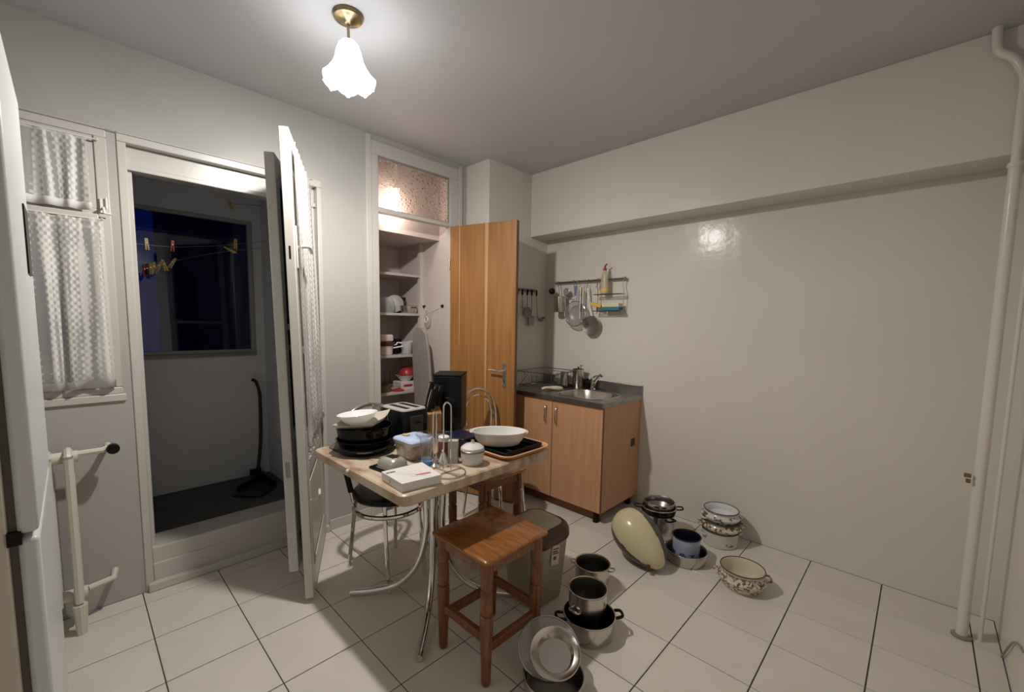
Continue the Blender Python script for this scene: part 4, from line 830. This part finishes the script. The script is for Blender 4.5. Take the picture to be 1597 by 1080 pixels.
MB().prism(pl, 0, .030).build('box_base', WHITEP, t, bevel=.002)
MB().prism([(x_*1.015, y_*1.015) for x_, y_ in pl], .0045, .0365).build('box_lid', WHITEP, t, bevel=.002)
for k in range(5):
    m = MB().tube([(-.06+k*.022, -.065+k*.01, .0368), (-.02+k*.024, -.01+k*.012, .0368), (-.01+k*.022, .045, .0368)], .0012, 4); m.build('embossed_line', PORC, t)
B((-.01, -.005, 0), (.052, .009, .0006)).build('red_mark', mat('red_print', (.55, .12, .15), .5), t, loc=(.035, .012, .0368), rot=(0, 0, R(75)))
B((-.02, -.005, 0), (.02, .005, .0006)).build('grey_mark', INK, t, loc=(-.062, -.055, .0368), rot=(0, 0, R(85)))
B((-.0008, -.0815, .010), (.0008, -.0805, .026)).build('side_mark', INK, t, loc=(-.02, -.002, 0))
# napkin / towel holder
t = thing('towel_holder', 'chrome wire towel holder with round base ring and tall loop', 'holder', (1.135, -2.045, TZ))
m = MB().tube(circ((0, 0, .004), .078, 40), .0028, 8, True); m.build('base_ring', CHROME, t)
m = MB(); m.tube([(-.078, 0, .004), (.078, 0, .004)], .0022, 6); m.tube([(0, -.078, .004), (0, .078, .004)], .0022, 6); m.build('base_cross', CHROME, t)
ux, uy = .72*.016, .69*.016
MB().tube(catmull([(-ux, -uy, .004), (-ux, -uy, .15), (-ux, -uy, .275), (-ux*.7, -uy*.7, .298), (0, 0, .306), (ux*.7, uy*.7, .298), (ux, uy, .275), (ux, uy, .15), (ux, uy, .004)], 5), .0032, 8).build('tall_loop', CHROME, t)
t = thing('bell_weight', 'shiny steel bell-shaped shaker by the towel holder', 'shaker', (1.045, -2.0, TZ)); shell('bell_body', [(0, 0), (.030, 0), (.031, .006), (.022, .035), (.012, .052), (.010, .058), (0, .062)], CHROME, t, 24); MB().sphere((0, 0, .066), .007, 10).build('knob', CHROME, t)
t = thing('paper_spike', 'shorter narrow wire loop stand left of the towel holder', 'stand', (1.025, -2.03, TZ)); ux, uy = .72*.007, .69*.007
MB().tube(catmull([(-ux, -uy, .0), (-ux, -uy, .12), (-ux, -uy, .232), (0, 0, .245), (ux, uy, .232), (ux, uy, .12), (ux, uy, .0)], 5), .003, 8).build('loop', CHROME, t); MB().lathe([(0, 0), (.020, 0), (.020, .004), (.008, .012), (.006, .045), (0, .045)]).build('base', STEEL, t)
t = thing('spice_jar', 'jar of brown spice with white lid behind the wire stand', 'jar', (.955, -1.925, TZ)); shell('jar_body', [(0, 0), (.026, 0), (.028, .006), (.028, .07), (.022, .08), (0, .08)], mat('brown_spice', (.16, .06, .03), .3), t, 20); shell('lid', [(0, .08), (.026, .08), (.027, .10), (.022, .104), (0, .104)], WHITEP, t, 20)
t = thing('lidded_jar', 'clear glass jar next to the spice jar', 'jar', (.895, -1.90, TZ)); shell('jar_body', [(0, 0), (.026, 0), (.028, .006), (.028, .09), (.026, .09), (.025, .008), (0, .004)], GLASS, t, 20); shell('lid', [(0, .091), (.028, .091), (.028, .104), (0, .106)], STEEL, t, 20)
t = thing('card_holder', 'upright pale grey card holder left of the sugar bowl', 'holder', (1.043, -1.938, TZ), R(42)); B((-.022, -.018, 0), (.022, .018, .105)).build('panel', mat('pale_grey_card', (.45, .44, .42), .4), t, bevel=.002); B((-.024, -.022, 0), (.024, .022, .006)).build('foot_plate', GREYP, t)
t = thing('sugar_bowl', 'cut-glass sugar bowl with knobbed lid on the table', 'sugar bowl', (1.115, -1.885, TZ)); CUT = mat('cut_glass', (.90, .88, .86), .1, trans=.1, ior=1.4, alpha=.75, bump=1, bscale=110, bdist=.004)
shell('bowl_body', [(0, 0), (.044, 0), (.049, .005), (.053, .03), (.054, .055), (.050, .055), (.048, .03), (.044, .008), (0, .006)], CUT, t); shell('lid', [(.055, .056), (.056, .062), (.052, .078), (.036, .09), (.012, .095), (0, .096), (0, .092), (.034, .086), (.048, .074), (.05, .056)], CUT, t)
shell('lid_band', [(.0555, .058), (.0565, .062), (.0562, .066), (.055, .067)], STEELD, t); MB().lathe([(0, .094), (.006, .094), (.009, .103), (.006, .112), (0, .113)]).build('knob', CHROME, t)

# tray, organiser and oval dish
t = thing('serving_tray', 'orange-brown tray with pale rim at the right end of the table', 'tray', (1.055, -1.605, TZ))
hx, hy = .172, .165; q = lambda d: rrect(-hx+d, -hy+d, hx-d, hy-d, .05, 6)
m = MB(); m.loops([L3(q(.022), 0), L3(q(.014), .004), L3(q(.001), .022), L3(q(.006), .022), L3(q(.018), .007), L3(q(.03), .006)]); m.build('tray_body', ORANGE, t)
MB().tube(L3(q(.002), .0225), .003, 6, True).build('pale_rim', RIMP, t)
t = thing('cutlery_organiser', 'black cutlery organiser lying in the tray', 'organiser', (1.045, -1.605, TZ+.0075))
m = MB().prism(rrect(-.13, -.14, .135, .14, .02, 4), 0, .006); m.build('base', BLACK, t)
for yy in (-.14, -.085, -.03, .03, .085, .134): B((-.13, yy, .006), (.135, yy+.006, .024)).build('divider', BLACK, t, bevel=.002)
for xx in (-.13, .129): B((xx, -.138, .006), (xx+.006, .138, .024)).build('end_wall', BLACK, t, bevel=.002)
for k, yy in enumerate((-.055, .0, .055, .105)):
    tt = thing('table_knife', ['grey knife in the front slot of the organiser', 'broad grey knife beside the oval dish', 'grey knife in the middle slot of the organiser', 'grey knife in the rear slot of the organiser'][k], 'knife', (1.09, -1.605+yy, TZ+.0148), R(4), 'grey cutlery in the organiser')
    MB().tube([(-.10, 0, 0), (-.02, 0, 0)], .005, 6).build('handle', GREYCUT, tt); MB().prism([(-.02, -.007), (.05, -.009), (.07, 0), (.05, .008), (-.02, .007)], -.0012, .0012).build('blade', mat('pale_blade', (.5, .46, .44), .3), tt)
t = thing('oval_baking_dish', 'oval milky glass baking dish resting on the tray', 'dish', (1.055, -1.655, TZ+.033), R(43.5))
sy = .66
MB().lathe([(0, 0), (.088, 0), (.104, .006), (.124, .035), (.133, .060), (.140, .066), (.140, .070), (.130, .068), (.119, .036), (.098, .010), (0, .006)], n=40, sy=sy).build('dish_body', MILK, t)
for s in (-1, 1): MB().tube(catmull([(s*.132, -.026, .064), (s*.143, -.016, .064), (s*.143, .016, .064), (s*.132, .026, .064)], 4), .0045, 6).build('handle', MILK, t)

# ------------------------------------------------------------ bin
t = thing('waste_bin', 'beige plastic bin with brown swing lid behind the stool', 'bin', (1.155, -1.470, 0), R(0))
def bl(r1, r2, z): return L3(rrect(-r1, -r2, r1, r2, min(r1, r2)*.55, 6), z)
m = MB(); m.loops([bl(.105, .115, 0), bl(.112, .122, .01), bl(.134, .147, .32), bl(.136, .149, .335)]); m.build('bin_body', BEIGEBIN, t)
m = MB(); m.loops([bl(.141, .154, .325), bl(.144, .157, .335), bl(.143, .156, .362), bl(.134, .146, .388), bl(.118, .130, .402), bl(.112, .124, .400)]); m.build('lid_frame', BROWNP, t)
m = MB(); m.loops([bl(.108, .120, .392), bl(.108, .120, .400), bl(.098, .108, .410), bl(.06, .07, .418), bl(.02, .025, .420)]); m.build('swing_flap', BEIGEFLAP, t, rot=(0, 0, 0))
st = B((0, -.001, -.05), (.05, .001, .05)); st = st.build('sticker', LABELM, t, loc=(.136, -.035, .275), rot=(0, R(4), R(78)))
for k, (w_, z) in enumerate(((.036, .033), (.03, .02), (.036, .010))): B((.007, -.0016, z-.004), (.007+w_, -.0011, z+.003)).build('print_line', INK, st)
m = MB().lathe([(0, 0), (.010, 0), (.010, .0006), (0, .0006)], n=14); m.move(Matrix.Translation((.022, -.0011, -.015)) @ Matrix.Rotation(pi/2, 4, 'X')); m.build('print_emblem', INK, st)

# ------------------------------------------------------------ pots on the floor
def handle_pts(r, a, w, out, z):
    c, s = cos(a), sin(a); P = lambda u, v, zz: (c*u-s*v, s*u+c*v, zz); return [P(r-.003, -w, z), P(r+out*.8, -w*.9, z+.004), P(r+out, 0, z+.006), P(r+out*.8, w*.9, z+.004), P(r-.003, w, z)]
def pot(name, lb, loc, r, h, m_, inner=None, hm=None, handles=(0, pi), hz=.75, flare=0, foot=.96, hw=.03, ho=.03, hr=.006, cat='pot', rim=None, n=40, belly=0):
    t = thing(name, lb, cat, loc); z = h
    if belly: pr1 = [(0, 0), (r*.80, 0), (r*.86, .006), (r+belly, h*.42), (r+belly*1.2, h*.55), (r, h*.72), (r-.004, h*.80), (r+.003, h-.002), (r+.005, h)]; 
    else: pr1 = [(0, 0), (r*foot-.006, 0), (r*foot, .006), (r, h*.5), (r+flare, h-.003), (r+flare+.003, h)]
    MB().lathe(pr1+[(r+flare-.001, h)], n=n).loops if False else None
    m = MB(); N_ = n; m.loops([[(q[0]*cos(2*pi*i/N_), q[0]*sin(2*pi*i/N_), q[1]) for i in range(N_)] for q in [(max(a, 1e-4), b) for a, b in pr1]], cap1=False); m.build('outer_wall', m_, t)
    pin = [(r+flare+.003, h), (r+flare-.003, h-.001), (r+flare*.6-.010, h*.80), (r-.006, h*.5), (r*(.86 if belly else foot)-.009, .012), (0, .008)]
    m = MB(); m.loops([[(q[0]*cos(2*pi*i/N_), q[0]*sin(2*pi*i/N_), q[1]) for i in range(N_)] for q in [(max(a, 1e-4), b) for a, b in pin]], cap0=False); m.build('inner_wall', inner or m_, t)
    if rim: MB().tube(circ((0, 0, h), r+flare+.002, 40), .0034, 6, True).build('rim', rim, t)
    if hm:
        for a in handles: MB().tube(catmull(handle_pts(r+belly*.8+flare*hz, a, hw, ho, h*hz), 5), hr, 8).build('handle', hm, t)
    return t
RIMD = mat('dark_enamel_rim', (.07, .05, .035), .3); CRIN = mat('cream_enamel_inside', (.70, .64, .49), .15); WHIN = mat('white_enamel_inside', (.72, .74, .76), .12)
vd = R(135)   # handle axis roughly across the view
pot('brown_flowered_pot', 'cream casserole with brown flowers, frontmost pot by the right wall', (1.925, -.600, 0), .108, .112, ENB, CRIN, ENB, (R(205), R(25)), .62, rim=RIMD, belly=.012, hw=.032, ho=.022)
pot('white_enamel_pot', 'white enamel pot at the bottom of the three-pot stack', (1.675, -.175, 0), .110, .10, ENW, WHIN, ENW, (R(225), R(45)), .70, rim=RIMD, hw=.03, ho=.022)
pot('green_flowered_pot', 'cream pot with small green flowers in the middle of the stack', (1.675, -.170, .085), .113, .075, ENG, WHIN, ENG, (R(215), R(35)), .55, rim=RIMD, belly=.010, hw=.03, ho=.022)
pot('red_flowered_pot', 'white pot with a red flower on top of the stack', (1.672, -.172, .150), .102, .082, ENR, WHIN, ENR, (R(225), R(45)), .35, rim=RIMD, belly=.014, hw=.03, ho=.018)
t = pot('steel_saute_pan', 'low wide steel pan holding the blue bowl', (1.600, -.555, 0), .118, .072, STEEL, STEELD, None, rim=STEEL)
pot('blue_printed_bowl', 'pale blue bowl with dark blue bands standing in the steel pan', (1.590, -.530, .010), .080, .135, ENBL, NAVY, None, rim=BLACKG, foot=.93)
# dark pot group next to the cabinet
pot('steel_stockpot', 'tall steel pot beside the sink cabinet', (1.335, -.375, 0), .105, .165, STEEL, STEELD, BLACK, (R(-20), R(160)), .88, hw=.03, ho=.028)
pot('black_rimmed_pot', 'black-rimmed steel pot stacked on the steel pot', (1.335, -.375, .150), .113, .058, BLACKG, STEELD, BLACK, (R(215), R(35)), .8, rim=STEEL, foot=.84, hw=.026, ho=.045, hr=.005)
pot('steel_casserole', 'steel casserole on top, beside the cabinet', (1.337, -.372, .165), .098, .075, STEEL, STEELD, None, rim=STEEL, foot=.84)
# cream oval shell, leaning
Tp = Vector((1.252, -.735, .232)); Bp = Vector((1.535, -.800, .055)); ctr = (Tp+Bp)/2+Vector((.01, -.01, .0))
Lx = (Bp-Tp).normalized(); nn_ = (-rt*.83-Vector((0, 0, 1))*.56); nn_ = (nn_-Lx*nn_.dot(Lx)).normalized(); dp = Lx.cross(nn_)
t = thing('oval_roaster', 'cream oval appliance with brown base leaning on the dark pots', 'roaster', ctr)
t.rotation_euler = Matrix(((Lx.x, nn_.x, dp.x), (Lx.y, nn_.y, dp.y), (Lx.z, nn_.z, dp.z))).to_euler()
sc_ = (.195, .132, .132); nu, nv = 120, 72; parts_ = {'cream_shell': [], 'brown_base': [], 'grey_face': []}; vv = []
for k in range(nv+1):
    th_ = pi*k/nv; xx = -cos(th_); rr_ = sin(th_)
    for i in range(nu):
        a = 2*pi*i/nu; eg = 1-.20*xx; vv.append((sc_[0]*xx, sc_[1]*rr_*cos(a)*eg, sc_[2]*rr_*sin(a)*eg))
for k in range(nv):
    th_ = pi*(k+.5)/nv; rr_ = sin(th_)
    for i in range(nu):
        a = 2*pi*(i+.5)/nu; yy_, zz_ = rr_*cos(a), rr_*sin(a); f_ = (k*nu+i, k*nu+(i+1) % nu, (k+1)*nu+(i+1) % nu, (k+1)*nu+i)
        nm_ = 'brown_base' if .77*yy_+.64*zz_ > .22 else ('grey_face' if -.77*yy_+.64*zz_ > .16 else 'cream_shell')
        parts_[nm_].append(f_)
for nm_, m_ in (('cream_shell', CREAMP), ('brown_base', BROWNP), ('grey_face', mat('dark_grey_plastic', (.09, .085, .075), .4))):
    use = sorted({i for f_ in parts_[nm_] for i in f_}); ix = {v_: k for k, v_ in enumerate(use)}
    MB().add([vv[i] for i in use], [tuple(ix[i] for i in f_) for f_ in parts_[nm_]]).build(nm_, m_, t)
m = MB().lathe([(0, 0), (.012, 0), (.013, .01), (.008, .018), (0, .018)]); m.move(Matrix.Translation((.150, .062, -.045)) @ Matrix.Rotation(pi/2, 4, 'Y')); m.build('button', BROWNP, t)
# steel pots by the bin
pot('low_steel_pot', 'wide steel pot with black handles, under another pot by the bin', (1.525, -1.512, 0), .117, .098, STEEL, BLACKM, BLACK, (R(48), R(228)), .86, rim=STEEL, hw=.025, ho=.040, hr=.007)
pot('upper_steel_pot', 'steel saucepan with dark inside standing in the low pot', (1.502, -1.494, .010), .088, .192, STEEL, STEELD, STEEL, (R(265), R(85)), .60, rim=STEEL, hw=.025, ho=.018)
pot('small_steel_pot', 'steel pot with ring handles behind the others by the bin', (1.335, -1.190, 0), .092, .130, STEEL, STEELD, STEEL, (R(20), R(200)), .86, rim=STEEL, hw=.018, ho=.028, hr=.004)
t = pot('front_stockpot', 'big steel pot nearest the viewer, holding glass lids', (1.612, -1.892, 0), .116, .080, STEEL, STEELD, None, rim=STEEL)
LIDG = mat('lid_glass', (.80, .78, .74), .05, trans=.6, ior=1.2, alpha=.45)
def lid(nm, lb, loc, rot, r, gm, km=STEEL, knob=True):
    t = thing(nm, lb, 'lid', loc); t.rotation_euler = rot
    MB().lathe([(r, 0), (r*.85, .012), (r*.5, .022), (0, .026), (0, .023), (r*.5, .019), (r*.84, .009), (r-.002, -.001)], n=40).build('dome', gm, t)
    MB().tube(circ((0, 0, 0), r, 44), .004, 6, True).build('metal_rim', STEEL, t)
    if knob: MB().lathe([(0, .024), (.008, .024), (.008, .036), (.017, .044), (.015, .052), (0, .054)]).build('knob', km, t)
    return t
cv = Vector((2.54-1.535, -3.14+1.80, 0)).normalized()     # towards the doorway side of the room
ax = Vector((-cv.y, cv.x, 0))
def tilt(deg): return (Matrix.Rotation(R(deg), 3, ax)).to_euler()
lid('glass_cover', 'large glass cover leaning in the front steel pot', (1.550, -1.848, .130), tilt(27), .122, LIDG, knob=False)
t = thing('steel_bowl', 'shiny steel bowl-shaped lid lying tilted on the glass lid', 'bowl', (1.602, -1.873, .146)); t.rotation_euler = tilt(27)
MB().lathe([(.0, -.018), (.058, -.018), (.066, -.014), (.078, .004), (.094, .008), (.098, .012), (.096, .016), (.090, .013), (.074, .008), (.062, -.011), (0, -.013)], n=44).build('bowl_body', mat('polished_steel', (.62, .58, .53), .14, 1), t); MB().tube(circ((0, 0, .013), .097, 44), .0028, 6, True).build('rolled_rim', STEEL, t)
t = thing('bent_wire', 'thin black wire handle on the floor beside the front pot', 'wire', (1.72, -1.85, .004)); MB().tube(circ((0, 0, 0), .05, 12, 'z', R(-70), R(10)), .003, 6).build('wire', BLACKM, t)
